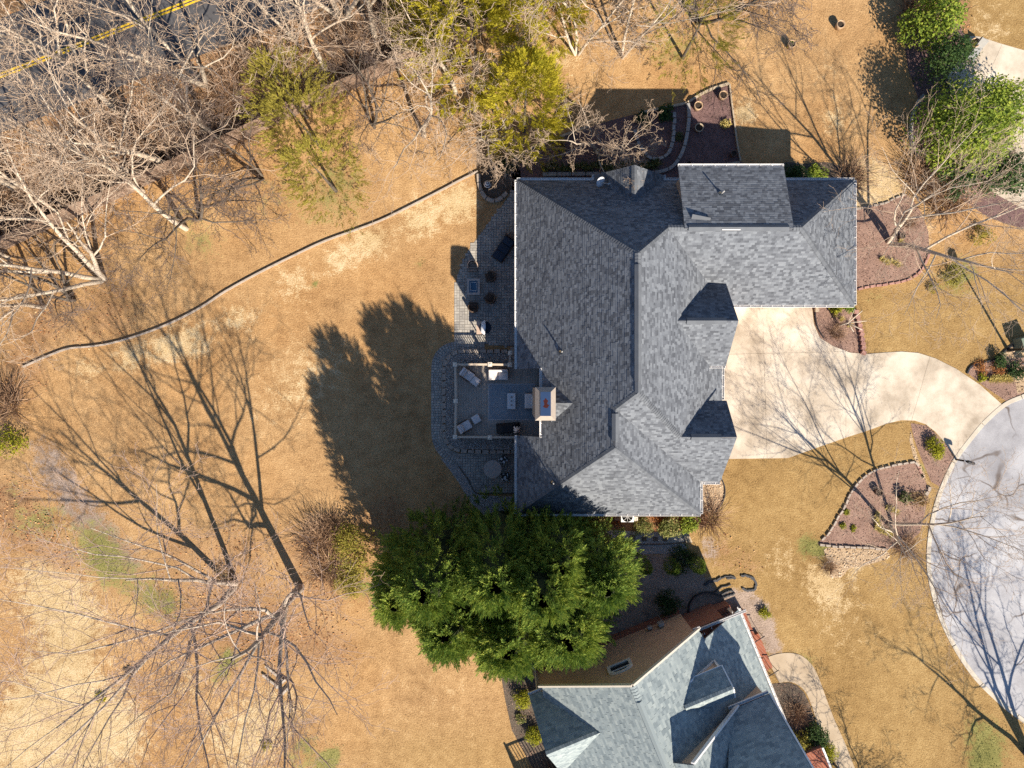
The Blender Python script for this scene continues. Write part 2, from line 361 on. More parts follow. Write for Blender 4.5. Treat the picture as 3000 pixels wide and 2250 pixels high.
fol('rusty', (0.22, 0.07, 0.02), (0.42, 0.17, 0.05), (0.55, 0.32, 0.10))
fol('variegated', (0.05, 0.08, 0.02), (0.17, 0.19, 0.045), (0.50, 0.42, 0.17))
fol('drybush', (0.14, 0.085, 0.035), (0.30, 0.19, 0.08), (0.46, 0.33, 0.16))

def M_brick(name, c1, c2, mortar):
    m, nt, b = new_mat(name)
    tc = nt.nodes.new('ShaderNodeTexCoord'); geo = nt.nodes.new('ShaderNodeNewGeometry')
    sx = nt.nodes.new('ShaderNodeSeparateXYZ'); nt.links.new(geo.outputs['Position'], sx.inputs[0])
    ad = nt.nodes.new('ShaderNodeMath'); ad.operation = 'ADD'; nt.links.new(sx.outputs[0], ad.inputs[0]); nt.links.new(sx.outputs[1], ad.inputs[1])
    cb = nt.nodes.new('ShaderNodeCombineXYZ'); nt.links.new(ad.outputs[0], cb.inputs[0]); nt.links.new(sx.outputs[2], cb.inputs[1])
    br = nt.nodes.new('ShaderNodeTexBrick'); nt.links.new(cb.outputs[0], br.inputs[0])
    br.inputs['Color1'].default_value = c4(c1); br.inputs['Color2'].default_value = c4(c2); br.inputs['Mortar'].default_value = c4(mortar)
    br.inputs['Scale'].default_value = 1.0; br.inputs['Brick Width'].default_value = 0.21; br.inputs['Row Height'].default_value = 0.075; br.inputs['Mortar Size'].default_value = 0.008
    nt.links.new(br.outputs[0], b.inputs['Base Color']); b.inputs['Roughness'].default_value = 0.9
    bump(nt, b, br.outputs['Fac'], -0.4, 0.01)
    return m
MAT['brick'] = M_brick('red_brick', (0.30, 0.10, 0.055), (0.22, 0.07, 0.04), (0.32, 0.27, 0.22))

def M_siding():
    m, nt, b = new_mat('lap_siding')
    geo = nt.nodes.new('ShaderNodeNewGeometry'); sx = nt.nodes.new('ShaderNodeSeparateXYZ'); nt.links.new(geo.outputs['Position'], sx.inputs[0])
    w = nt.nodes.new('ShaderNodeMath'); w.operation = 'FRACT'
    ml = nt.nodes.new('ShaderNodeMath'); ml.operation = 'MULTIPLY'; ml.inputs[1].default_value = 1 / 0.12
    nt.links.new(sx.outputs[2], ml.inputs[0]); nt.links.new(ml.outputs[0], w.inputs[0])
    nt.links.new(ramp(nt, [(0.3, (0.50, 0.34, 0.225)), (0.7, (0.58, 0.40, 0.27))], noise(nt, geo.outputs['Position'], 1.5, 4)), b.inputs['Base Color'])
    bump(nt, b, w.outputs[0], -0.6, 0.012); b.inputs['Roughness'].default_value = 0.75
    return m
MAT['siding'] = M_siding()

def M_asphalt(name, stops, crack, crackcol):
    m, nt, b = new_mat(name); co = coord(nt)
    n = noise(nt, co, 0.25, 6, 0.65); f = noise(nt, co, 60, 2)
    mx = nt.nodes.new('ShaderNodeMix'); mx.inputs[0].default_value = 0.3
    nt.links.new(n, mx.inputs[2]); nt.links.new(f, mx.inputs[3])
    col = ramp(nt, stops, mx.outputs[0])
    if crack:
        dn = nt.nodes.new('ShaderNodeTexNoise'); dn.inputs['Scale'].default_value = 0.6; nt.links.new(co, dn.inputs['Vector'])
        vm = nt.nodes.new('ShaderNodeVectorMath'); vm.operation = 'MULTIPLY_ADD'; vm.inputs[1].default_value = (1.6, 1.6, 0)
        nt.links.new(dn.outputs['Color'], vm.inputs[0]); nt.links.new(co, vm.inputs[2])
        v = nt.nodes.new('ShaderNodeTexVoronoi'); v.feature = 'DISTANCE_TO_EDGE'; v.inputs['Scale'].default_value = 0.28
        nt.links.new(vm.outputs[0], v.inputs['Vector'])
        k = maprange(nt, v.outputs['Distance'], 0.006, 0.020, 1.0, 0.0)
        k2 = maprange(nt, noise(nt, co, 0.35, 3), 0.42, 0.58)
        ml = nt.nodes.new('ShaderNodeMath'); ml.operation = 'MULTIPLY'; nt.links.new(k, ml.inputs[0]); nt.links.new(k2, ml.inputs[1])
        col = mix(nt, col, crackcol, ml.outputs[0])
    nt.links.new(col, b.inputs['Base Color']); b.inputs['Roughness'].default_value = 0.92
    bump(nt, b, f, 0.3, 0.008)
    return m
MAT['asphalt'] = M_asphalt('worn_pale_asphalt', [(0.38, (0.208, 0.202, 0.210)), (0.5, (0.321, 0.316, 0.324)), (0.61, (0.417, 0.412, 0.414))], True, (0.12, 0.10, 0.09))
MAT['asphalt_dark'] = M_asphalt('dark_asphalt', [(0.3, (0.05, 0.048, 0.05)), (0.7, (0.105, 0.10, 0.10))], False, None)
MAT['yellow'] = M_noise('yellow_road_paint', [(0.3, (0.600, 0.360, 0.020)), (0.7, (0.792, 0.504, 0.030))], 3.0, 0.8, 30.0, 0.2, 0.005)

def M_lawn():
    m, nt, b = new_mat('dormant_lawn'); co = coord(nt)
    at = nt.nodes.new('ShaderNodeAttribute'); at.attribute_name = 'zone'
    sp = nt.nodes.new('ShaderNodeSeparateColor'); nt.links.new(at.outputs['Color'], sp.inputs[0])
    big = noise(nt, co, 0.22, 5, 0.6); mid = noise(nt, co, 1.7, 5, 0.65); fine = noise(nt, co, 11, 4, 0.7); vf = noise(nt, co, 38, 2)
    def comb(a, b2, f):
        mx = nt.nodes.new('ShaderNodeMix'); mx.inputs[0].default_value = f; nt.links.new(a, mx.inputs[2]); nt.links.new(b2, mx.inputs[3]); return mx.outputs[0]
    t = maprange(nt, comb(comb(big, mid, 0.5), comb(fine, vf, 0.35), 0.55), 0.40, 0.60)
    base = ramp(nt, [(0.02, (0.198, 0.113, 0.049)), (0.36, (0.332, 0.198, 0.090)), (0.66, (0.415, 0.258, 0.120)), (0.98, (0.525, 0.345, 0.173))], t)
    orange = ramp(nt, [(0.02, (0.180, 0.089, 0.036)), (0.5, (0.352, 0.192, 0.076)), (0.98, (0.456, 0.268, 0.115))], t)
    base = mix(nt, base, orange, maprange(nt, noise(nt, co, 0.12, 3), 0.45, 0.62, 0.0, 0.6))
    bleach = ramp(nt, [(0.02, (0.324, 0.220, 0.102)), (0.5, (0.468, 0.339, 0.178)), (0.98, (0.594, 0.466, 0.289))], t)
    green = ramp(nt, [(0.02, (0.08, 0.085, 0.025)), (0.5, (0.19, 0.175, 0.055)), (0.98, (0.31, 0.26, 0.10))], t)
    soil = ramp(nt, [(0.02, (0.115, 0.084, 0.065)), (0.5, (0.265, 0.200, 0.157)), (0.98, (0.414, 0.315, 0.247))], t)
    leafc = ramp(nt, [(0.02, (0.127, 0.066, 0.034)), (0.5, (0.298, 0.170, 0.083)), (0.98, (0.426, 0.275, 0.144))], t)
    a2 = nt.nodes.new('ShaderNodeAttribute'); a2.attribute_name = 'gold'
    gold = ramp(nt, [(0.02, (0.165, 0.098, 0.036)), (0.36, (0.262, 0.163, 0.063)), (0.66, (0.320, 0.206, 0.083)), (0.98, (0.407, 0.279, 0.122))], t)
    base = mix(nt, base, gold, a2.outputs['Fac'])
    mf = maprange(nt, comb(mid, fine, 0.45), 0.38, 0.62, 0.15, 0.85)
    def msk(ch, lo=0.32, hi=0.62):
        ad = nt.nodes.new('ShaderNodeMath'); ad.operation = 'MULTIPLY_ADD'; ad.inputs[1].default_value = 0.8
        nt.links.new(mf, ad.inputs[0]); nt.links.new(ch, ad.inputs[2])
        return maprange(nt, ad.outputs[0], lo + 0.40, hi + 0.40)
    c = mix(nt, base, bleach, msk(sp.outputs[0]))
    c = mix(nt, c, leafc, msk(sp.outputs[2]))
    c = mix(nt, c, soil, msk(at.outputs['Alpha']))
    c = mix(nt, c, green, msk(sp.outputs[1]))
    nt.links.new(c, b.inputs['Base Color']); b.inputs['Roughness'].default_value = 0.95
    b.inputs['Specular IOR Level'].default_value = 0.1
    bump(nt, b, fine, 0.9, 0.06)
    return m
MAT['lawn'] = M_lawn()
# ------------------------------------------------------------------ the setting: ground
RNG = np.random.default_rng(7)
def polymask(X, Y, px):
    return inside(gp(px), X, Y)
FENCE = [(-260, 850), (-60, 770), (100, 690), (330, 590), (495, 512), (650, 442), (850, 345), (1000, 275), (1140, 215), (1300, 145), (1470, 78), (1640, 10), (1760, -45)]
def build_ground():
    xs = np.concatenate([[-400, -200, -100, -60, -45], np.arange(-36, 36.01, 0.3), [45, 60, 100, 200, 400]])
    ys = np.concatenate([[-400, -200, -100, -60, -40], np.arange(-27, 27.01, 0.3), [40, 60, 100, 200, 400]])
    nx, ny = len(xs), len(ys)
    X, Y = np.meshgrid(xs, ys)
    V = np.stack([X, Y, np.zeros_like(X)], axis=2).reshape(-1, 3)
    i = np.arange(ny - 1)[:, None] * nx + np.arange(nx - 1)[None]
    q = np.stack([i, i + 1, i + nx + 1, i + nx], axis=2).reshape(-1, 4)
    me = np_mesh('ground', V, q)
    Z = np.zeros((ny, nx, 4), np.float32)
    def blob(ch, x, y, r, a=1.0):
        c = g(x, y); d2 = (X - c.x) ** 2 + (Y - c.y) ** 2; rr = r * H / F
        Z[..., ch] += a * np.exp(-d2 / (rr * rr))
    def area(ch, px, a=1.0, blur=2):
        mk = polymask(X, Y, px).astype(np.float32) * a
        for _ in range(blur):
            mk = (mk + np.roll(mk, 1, 0) + np.roll(mk, -1, 0) + np.roll(mk, 1, 1) + np.roll(mk, -1, 1)) / 5
        Z[..., ch] = np.maximum(Z[..., ch], mk)
    for x, y, r, a in [(1350, 590, 60, .8), (1230, 640, 70, .7), (1080, 710, 60, .7), (990, 760, 50, .6), (860, 830, 70, .5), (700, 930, 60, .55), (560, 1000, 70, .6),
                       (480, 1020, 45, .6), (380, 1045, 60, .6), (250, 1080, 50, .5), (930, 1060, 120, .35), (820, 1180, 120, .3), (2540, 520, 60, .9), (2590, 560, 55, 1.0), (2620, 620, 50, .9), (2490, 580, 60, .7), (2680, 690, 50, .7),
                       (2180, 330, 40, .8), (2450, 350, 60, .5), (2430, 200, 60, .3), (130, 1700, 130, .6), (220, 1820, 110, .6), (180, 2050, 160, .7), (330, 2150, 120, .7), (80, 2200, 160, .7),
                       (550, 2000, 90, .4), (700, 2180, 120, .6), (820, 2080, 100, .5), (2400, 1690, 50, .5), (2440, 1740, 60, .5), (2500, 1640, 40, .7), (2280, 1640, 70, .4), (2480, 1850, 130, .25),
                       (1300, 2050, 200, .2), (1650, 160, 80, .5), (2000, 170, 100, .2), (1530, 230, 60, .6), (2900, 80, 80, .4)]:
        blob(0, x, y, r, a)
    for x, y, r, a in [(140, 1520, 60, .45), (270, 1590, 80, .6), (330, 1660, 70, .6), (420, 1740, 70, .5), (40, 1430, 40, .4), (60, 1530, 60, .4), (500, 1780, 60, .5), (670, 1930, 40, .7), (640, 1980, 35, .5),
                       (870, 2240, 70, .4), (960, 2235, 30, .9), (900, 2180, 40, .4), (980, 2205, 25, .6), (540, 640, 70, .35), (600, 720, 60, .4), (800, 560, 120, .3), (980, 600, 110, .35), (1010, 500, 80, .3),
                       (1000, 1680, 60, .6), (1060, 1730, 50, .4), (920, 832, 12, .9), (1230, 775, 20, .5), (2790, 820, 60, .5), (2830, 790, 50, .4), (2560, 880, 40, .3), (2900, 2180, 70, .6), (2850, 2120, 60, .3), (2880, 2250, 50, .7),
                       (2370, 1600, 40, .8), (2690, 1380, 25, .8), (1930, 150, 80, .3), (2010, 130, 70, .3), (2410, 1610, 20, .8), (2370, 1940, 30, .4), (2340, 1925, 25, .3)]:
        blob(1, x, y, r, a)
    for x, y, r, a in [(30, 1480, 90, .9), (100, 1560, 80, .7), (200, 1640, 70, .6), (900, 1600, 90, .6), (960, 1700, 90, .7), (1080, 1560, 90, .6), (1150, 1500, 60, .6), (700, 1620, 120, .5), (600, 1800, 130, .6), (760, 1850, 100, .6), (880, 1880, 100, .5), (980, 1900, 90, .5),
                       (520, 1600, 90, .4), (740, 520, 90, .5), (1000, 460, 100, .4), (1250, 330, 110, .5), (330, 930, 110, .5), (120, 960, 120, .6), (50, 1120, 80, .7), (300, 700, 120, .4), (2100, 1620, 60, .5), (2200, 1650, 60, .4), (2750, 60, 40, 1.0), (2790, 20, 40, 1.0), (2800, 100, 30, 1.0)]:
        blob(2, x, y, r, a)
    area(2, FENCE[:1] + FENCE[1:] + [(1760, -400), (-300, -400)], 1.0, 1)
    area(2, [(2790, -200), (2840, -200), (2846, 110), (2835, 110), (2800, 60)], 1.0, 1)
    area(3, [(70, 1270), (150, 1285), (290, 1470), (430, 1640), (420, 1690), (350, 1690), (215, 1560), (110, 1400)], 0.62, 7)
    area(3, [(1820, 1625), (2010, 1622), (2060, 1680), (2190, 1850), (2020, 1870), (1700, 1960), (1600, 1960), (1640, 1850), (1800, 1700)], 0.9, 2)
    area(3, [(2080, 1735), (2200, 1720), (2260, 1780), (2300, 1930), (2260, 1960), (2230, 1900), (2150, 1810)], 0.75, 3)
    area(3, [(2060, 1560), (2110, 1580), (2110, 1660), (2060, 1640)], 0.6, 2)
    at = me.color_attributes.new('zone', 'FLOAT_COLOR', 'POINT')
    at.data.foreach_set('color', np.clip(Z, 0, 1).reshape(-1))
    gx = np.clip((X - 9.0) / 3.0, 0, 1) * np.clip((9.5 - Y) / 4.0, 0, 1)
    gx = np.maximum(gx, np.clip((X - 26.0) / 2.0, 0, 1) * np.clip((Y - 18) / 2, 0, 1)); gx = np.maximum(gx, np.clip((-20 - Y) / 3, 0, 1) * np.clip((X + 12) / 6, 0, 1) * .6)
    a2 = me.attributes.new('gold', 'FLOAT', 'POINT'); a2.data.foreach_set('value', gx.astype(np.float32).reshape(-1))
    o = link('ground', me, MAT['lawn'], kind='structure')
    return (xs, ys, Z)
ZONE = build_ground()

def sheet(name, poly, z, mat, parent=None, kind='structure'):
    o = MB().prism(poly, -0.05, z).build(name, mat, parent)
    if parent is None: o['kind'] = kind
    return o

# road beyond the fence, top of the picture
cl = [g(x, y) for x, y in ((-500, 417), (0, 222), (570, 0), (1100, -206))]
rd = (cl[2] - cl[1]).normalized(); rn = Vector((-rd.y, rd.x, 0))
road = MB().prism([(p.x, p.y) for p in (cl[0] - rn * 3.35, cl[3] - rn * 3.35, cl[3] + rn * 3.35, cl[0] + rn * 3.35)], -0.05, 0.012).build('road', MAT['asphalt_dark'])
road['kind'] = 'structure'
for s in (-0.105, 0.105):
    a, b = cl[0] + rn * s, cl[3] + rn * s
    MB().box((a + b) / 2 + Vector((0, 0, 0.014)), ((b - a).length, 0.12, 0.008), math.atan2(rd.y, rd.x)).build('lane_line', MAT['yellow'], road)

# turning circle of the cul-de-sac with its kerb
KERB = [(3260, 1085), (3100, 1122), (3000, 1160), (2942, 1186), (2883, 1238), (2838, 1292), (2801, 1342), (2774, 1394), (2752, 1448), (2736, 1503), (2723, 1577), (2720, 1652), (2729, 1717), (2747, 1785), (2775, 1853), (2815, 1925), (2862, 1990), (2919, 2047), (2973, 2092), (3080, 2165), (3260, 2260)]
kp = spline([g(x, y) for x, y in KERB], 5)
cul = MB().prism([(p.x, p.y) for p in kp] + [g2(3700, 2300), g2(3700, 1050)], -0.05, 0.010).build('cul_de_sac_road', MAT['asphalt']); cul['kind'] = 'structure'
kerb = bpy.data.objects.new('kerb', None); COL.objects.link(kerb); kerb['kind'] = 'structure'
ks = resample(kp, 0.02); per = int(3.0 / 0.02)
for i in range(0, len(ks) - per // 2, per):
    seg = ks[i:i + per - 1]
    if len(seg) > 20: ribbon(seg[::6] + [seg[-1]], 0.27, -0.05, 0.05).build('kerb_stone', MAT['kerb'], kerb, bevel=0.02)

# driveway: slabs with open joints
dw = [(2080, 870), (2378, 885), (2379, 905), (2384, 950), (2401, 989), (2440, 1014), (2490, 1033), (2540, 1037), (2590, 1033), (2640, 1030), (2690, 1034), (2740, 1050), (2800, 1080), (2870, 1127), (2936, 1186), (2883, 1232), (2834, 1288), (2798, 1338),
      (2770, 1300), (2740, 1265), (2712, 1243), (2680, 1232), (2640, 1231), (2600, 1240), (2540, 1262), (2480, 1281), (2400, 1309), (2308, 1342), (2080, 1345)]
DRIVE = gp(dw)
driveway = bpy.data.objects.new('driveway', None); COL.objects.link(driveway); driveway['kind'] = 'structure'
slabs = []
R, L = split(DRIVE, g2(2476, 1000), g2(2478, 1300))
Rr, Rl = split(R, g2(2725, 1040), g2(2671, 1228))
if sum(p[0] for p in Rr) / len(Rr) < sum(p[0] for p in Rl) / len(Rl): Rr, Rl = Rl, Rr
a1, a2 = split(L, g2(2080, 1039), g2(2476, 1030))
for s in (a1, a2):
    b1, b2 = split(s, g2(2233, 893), g2(2247, 1342)); slabs += [b1, b2]
slabs += [Rl, Rr]
for k, s in enumerate(slabs):
    if len(s) > 2: MB().prism(s, -0.06, 0.028 + 0.002 * (k % 3)).build('concrete_slab', MAT['concrete'], driveway)
MB().prism(gp([(2218, 906), (2246, 906), (2246, 953), (2218, 953)]), -0.02, 0.036).build('concrete_patch', MAT['kerb'], driveway)

# neighbour's curving walk
wk_o = sp2(gp([(2245, 1926), (2280, 1915), (2318, 1913), (2350, 1922), (2380, 1950), (2400, 1990), (2420, 2045), (2445, 2110), (2470, 2165), (2490, 2215), (2512, 2270), (2530, 2320)]), 5)
wk_i = sp2(gp([(2283, 2000), (2310, 1997), (2335, 2005), (2358, 2025), (2375, 2060), (2388, 2100), (2400, 2140), (2420, 2180), (2440, 2220), (2462, 2265), (2480, 2315)]), 5)
walk = bpy.data.objects.new('neighbour_walk', None); COL.objects.link(walk); walk['kind'] = 'structure'
WALK = wk_o + wk_i[::-1]
cuts = [((2332, 1910), (2312, 2000)), ((2412, 2010), (2358, 2028)), ((2432, 2062), (2380, 2077)), ((2452, 2112), (2397, 2130)), ((2474, 2160), (2420, 2178)), ((2496, 2208), (2442, 2228))]
rest = WALK
for a, b in cuts:
    A, B = split(rest, g2(*a), g2(*b))
    ca = np.mean([p for p in A], axis=0); cb = np.mean([p for p in B], axis=0); ref = np.array(g2(2520, 2320))
    if np.linalg.norm(ca - ref) < np.linalg.norm(cb - ref): A, B = B, A
    if len(A) > 2: MB().prism(A, -0.05, 0.03).build('concrete_slab', MAT['walk'], walk)
    rest = B
MB().prism(rest, -0.05, 0.031).build('concrete_slab', MAT['walk'], walk)

# neighbouring drive at the upper corner
ned = bpy.data.objects.new('corner_driveway', None); COL.objects.link(ned); ned['kind'] = 'structure'
nd = gp([(2842, 106), (2870, 108), (2930, 128), (3000, 148), (3200, 210), (3200, 720), (2900, 560), (2860, 450), (2790, 300), (2775, 225), (2800, 190)])
n1, n2 = split(nd, g2(2935, 130), g2(2890, 230))
for s in (n1, n2): MB().prism(s, -0.05, 0.028).build('concrete_slab', MAT['concrete'], ned)

# ------------------------------------------------------------------ planting beds
def chips(name, poly, dens, mat, size, parent, zmax=0.03, seed=1, kind='stuff', template=None):
    rng = np.random.default_rng(seed); P = np.array(poly); lo, hi = P.min(0), P.max(0)
    n = int((hi[0] - lo[0]) * (hi[1] - lo[1]) * dens)
    p = rng.uniform(lo, hi, (n, 2)); p = p[inside(poly, p[:, 0], p[:, 1])]; n = len(p)
    if n == 0: return
    pos = np.column_stack([p, rng.uniform(0.012, zmax, n)])
    ax = rng.normal(0, 0.5, (n, 3)); ax[:, 2] = 1.0
    if template is None: V, Fc = [(-1, -.35, 0), (1, -.35, 0), (1, .35, 0), (-1, .35, 0)], [(0, 1, 2, 3)]
    else: V, Fc = template
    S = (rng.uniform(0.5, 1.3, n) * size)[:, None]
    W, FF = scatter(V, Fc, pos, rot_from(ax, rng.uniform(0, 6.28, n)), S)
    me = np_mesh(name, W, FF if len(Fc[0]) == 4 else None, FF if len(Fc[0]) == 3 else None)
    o = link(name, me, mat, parent, kind=kind); return o
OCTA = ([(1, 0, 0), (-1, 0, 0), (0, .8, 0), (0, -.8, 0), (0, 0, .55), (0, 0, -.55)], [(0, 2, 4), (2, 1, 4), (1, 3, 4), (3, 0, 4), (2, 0, 5), (1, 2, 5), (3, 1, 5), (0, 3, 5)])
_stone_me = []
for k in range(5):
    rr = random.Random(k); b = MB().box((0, 0, 0), (1, 1, 1), 0, 0.86)
    b.v = [(x + rr.uniform(-.07, .07), y + rr.uniform(-.07, .07), z + rr.uniform(-.05, .05)) for x, y, z in b.v]
    _stone_me.append(b.mesh('edging_stone'))
def stones(parent, px, L, W, h, mat, gap=0.03, closed=False, jitter=0.05, name='edging_stone', seed=3, world_pts=None):
    rr = random.Random(seed)
    path = spline(world_pts if world_pts else [g(x, y) for x, y in px], 6, closed)
    if closed: path.append(path[0].copy())
    pts = resample(path, L + gap)
    for a, b in zip(pts, pts[1:]):
        d = b - a; me = _stone_me[rr.randrange(5)].copy() if False else _stone_me[rr.randrange(5)]
        key = (me.name, mat.name)
        if key not in _stone_cache:
            m2 = me.copy(); m2.materials.clear(); m2.materials.append(mat); _stone_cache[key] = m2
        o = bpy.data.objects.new(name, _stone_cache[key]); COL.objects.link(o); o.parent = parent
        o.location = ((a.x + b.x) / 2 + rr.uniform(-jitter, jitter) * .3, (a.y + b.y) / 2 + rr.uniform(-jitter, jitter) * .3, h / 2 - 0.02)
        o.rotation_euler = (0, 0, math.atan2(d.y, d.x) + rr.uniform(-jitter, jitter))
        o.scale = (L * rr.uniform(.9, 1.0), W * rr.uniform(.88, 1.08), h * rr.uniform(.85, 1.1))
_stone_cache = {}

bed = {}
def make_bed(key, name, px, mat, chipmat, dens=55, z=0.012, smooth=True, size=0.045, seed=5):
    poly = sp2(gp(px), 4, True) if smooth else gp(px)
    o = sheet(name, poly, z, MAT[mat]); bed[key] = (o, poly)
    if chipmat: chips('mulch_chips' if 'peb' not in chipmat else 'loose_pebbles', poly, dens, MAT[chipmat], size, o, z + 0.025, seed, template=OCTA if 'peb' in chipmat else None)
    return o

ngard = make_bed('north', 'planting_bed', [(1500, 505), (1545, 455), (1580, 425), (1640, 403), (1725, 372), (1800, 350), (1880, 330), (1960, 316), (2012, 303), (2040, 285), (2080, 264), (2135, 246), (2142, 300), (2150, 360), (2160, 430), (2168, 474), (2300, 520), (2300, 560), (1500, 560)], 'mulch_red', 'chip_red', 60, smooth=False)
timber = MAT['tanwood']
ridx = 0
def timber_edge(parent, px, w=0.14, h=0.16, seg=2.2, mat=None, name='edging_timber', smooth=True):
    path = spline([g(x, y) for x, y in px], 6) if smooth else [g(x, y) for x, y in px]
    pts = resample(path, 0.05); per = int(seg / 0.05)
    for i in range(0, len(pts) - 3, per):
        s = pts[i:i + per]
        if len(s) > 3: ribbon(s[::3] + [s[-1]], w, -0.03, h).build(name, mat or timber, parent)
timber_edge(ngard, [(1478, 520), (1500, 480), (1540, 446), (1580, 424), (1640, 402), (1725, 371)])
timber_edge(ngard, [(1870, 333), (1940, 318), (2010, 304)])
timber_edge(ngard, [(2014, 302), (2045, 282), (2085, 262), (2135, 246)])
timber_edge(ngard, [(2136, 248), (2142, 300), (2150, 360), (2158, 420), (2168, 474)], 0.09)
timber_edge(ngard, [(2166, 476), (2100, 486), (2030, 495)], 0.10, 0.12)
timber_edge(ngard, [(2014, 306), (2017, 340), (2012, 390), (2000, 440), (1978, 480), (1950, 500), (1900, 510)], 0.20, 0.22, 0.9, MAT['stone_grey'], 'edging_block')
timber_edge(ngard, [(1590, 513), (1700, 512), (1900, 511)], 0.22, 0.25, 0.9, MAT['stone_grey'], 'edging_block')
stones(ngard, [(1858, 380), (1864, 405), (1874, 430), (1890, 455), (1915, 468), (1945, 462), (1963, 440), (1970, 410), (1973, 370), (1975, 325)], 0.36, 0.22, 0.24, MAT['stone_grey'], 0.015, name='edging_block')
make_bed('nshrub', 'hedge_bed', [(2290, 480), (2360, 480), (2430, 476), (2480, 500), (2500, 535), (2490, 570), (2290, 560)], 'soil', 'chip', 40)

red = make_bed('east', 'red_mulch_bed', [(2440, 612), (2503, 615), (2545, 605), (2590, 597), (2625, 580), (2655, 570), (2678, 590), (2700, 625), (2720, 680), (2722, 740), (2695, 795), (2650, 822), (2600, 832), (2550, 838), (2503, 850), (2440, 850)], 'mulch', 'chip', 60, smooth=False)
stones(red, [(2505, 614), (2545, 605), (2590, 597), (2625, 580), (2655, 570)], 0.34, 0.12, 0.13, MAT['stone'])
stones(red, [(2722, 742), (2697, 795), (2652, 823), (2600, 833), (2550, 839), (2505, 850)], 0.36, 0.15, 0.12, MAT['stone_red'])

dbed = make_bed('drive', 'driveway_bed', [(2380, 885), (2500, 885), (2512, 925), (2520, 965), (2526, 1000), (2531, 1036), (2492, 1034), (2441, 1014), (2402, 989), (2386, 950)], 'mulch', 'chip', 60, smooth=False)
blk = [(2505, 915), (2509, 929), (2513, 942), (2516, 955), (2519, 968), (2521, 981), (2523, 994), (2525, 1007), (2526, 1020), (2527, 1033)]
for i, (x, y) in enumerate(blk):
    p = g(x, y); me = _stone_me[i % 5].copy(); me.materials.append(MAT['stone_red'])
    o = link('edging_block', me, None, dbed, loc=(p.x, p.y, 0.10)); o.scale = (0.30, 0.27, 0.26); o.rotation_euler = (0, 0, -0.12 - 0.03 * i)
timber_edge(dbed, [(2386, 895), (2388, 935), (2396, 965), (2412, 990)], 0.05, 0.14, 3.0, MAT['hose'], 'plastic_edging')

make_bed('island', 'kerb_island_bed', [(2668, 1240), (2690, 1243), (2715, 1247), (2742, 1270), (2772, 1304), (2794, 1340), (2770, 1390), (2752, 1425), (2728, 1412), (2706, 1360), (2690, 1320), (2676, 1280)], 'mulch', 'chip', 60, smooth=False)
ib = make_bed('front', 'front_tree_bed', [(2680, 1352), (2640, 1358), (2600, 1366), (2560, 1378), (2530, 1396), (2502, 1426), (2482, 1460), (2474, 1484), (2456, 1510), (2440, 1540), (2420, 1568), (2394, 1592), (2455, 1600), (2530, 1603), (2600, 1609), (2650, 1600), (2695, 1560), (2710, 1500), (2722, 1440), (2705, 1390)], 'mulch', 'chip', 60, smooth=False)
stones(ib, [(2690, 1366), (2680, 1353), (2640, 1359), (2600, 1367), (2560, 1379), (2530, 1397), (2502, 1427), (2482, 1461), (2474, 1485), (2456, 1511), (2440, 1541), (2420, 1569), (2394, 1592)], 0.36, 0.13, 0.15, MAT['stone'])
stones(ib, [(2398, 1594), (2455, 1601), (2530, 1604), (2600, 1610)], 0.36, 0.15, 0.16, MAT['stone'])
stones(ib, [(2683, 1356), (2694, 1380), (2704, 1400)], 0.36, 0.12, 0.14, MAT['stone_red'])
stones(ib, [(2722, 1424), (2718, 1440), (2705, 1452)], 0.3, 0.2, 0.16, MAT['stone'])
make_bed('yrock', 'yellow_stone_strip', [(2420, 1606), (2520, 1610), (2596, 1615), (2600, 1635), (2540, 1655), (2490, 1665), (2465, 1690), (2430, 1690), (2440, 1665), (2425, 1640)], 'gravel_tan', 'pebble_tan', 55, size=0.07)
make_bed('irock', 'rock_strip', [(2668, 1262), (2676, 1300), (2690, 1345), (2704, 1380), (2712, 1398), (2702, 1402), (2690, 1378), (2676, 1340), (2664, 1290)], 'gravel_tan', 'pebble_tan', 70, smooth=False, size=0.06)

nb = make_bed('ne', 'dark_mulch_bed', [(2640, 60), (2700, 20), (2790, 40), (2830, 110), (2780, 230), (2860, 440), (2960, 560), (3100, 620), (3100, 700), (2900, 640), (2780, 560), (2700, 490), (2676, 440), (2666, 390), (2668, 340), (2690, 290), (2660, 200)], 'mulch_red', 'chip_red', 40, smooth=False)
stones(nb, [(2706, 278), (2688, 300), (2674, 332), (2668, 370), (2668, 410), (2678, 440), (2694, 462)], 0.36, 0.2, 0.2, MAT['stone_grey'])

mb = make_bed('mail', 'lamp_bed', [(2832, 1090), (2850, 1068), (2875, 1062), (2912, 1052), (2945, 1030), (2975, 1012), (3080, 990), (3080, 1120), (3000, 1150), (2946, 1174), (2880, 1130)], 'mulch', 'chip', 60, smooth=False)
make_bed('mrock', 'pale_rock_patch', [(2962, 1065), (2972, 1070), (2978, 1100), (2996, 1090), (3060, 1060), (3060, 1126), (3000, 1148), (2980, 1153), (2976, 1130), (2966, 1100)], 'gravel_tan', 'pebble_tan', 70, smooth=False, size=0.06, z=0.018)
make_bed('mrock2', 'utility_rock_patch', [(2938, 1032), (2965, 1003), (3040, 985), (3060, 1030), (2990, 1050), (2950, 1050)], 'gravel_tan', 'pebble_tan', 60, smooth=False, size=0.06, z=0.018)
timber_edge(mb, [(2832, 1094), (2838, 1080), (2852, 1068), (2880, 1062), (2910, 1053), (2935, 1036), (2950, 1022), (2972, 1010), (3000, 1000)], 0.09, 0.10, 5.0, MAT['hose'], 'plastic_edging')

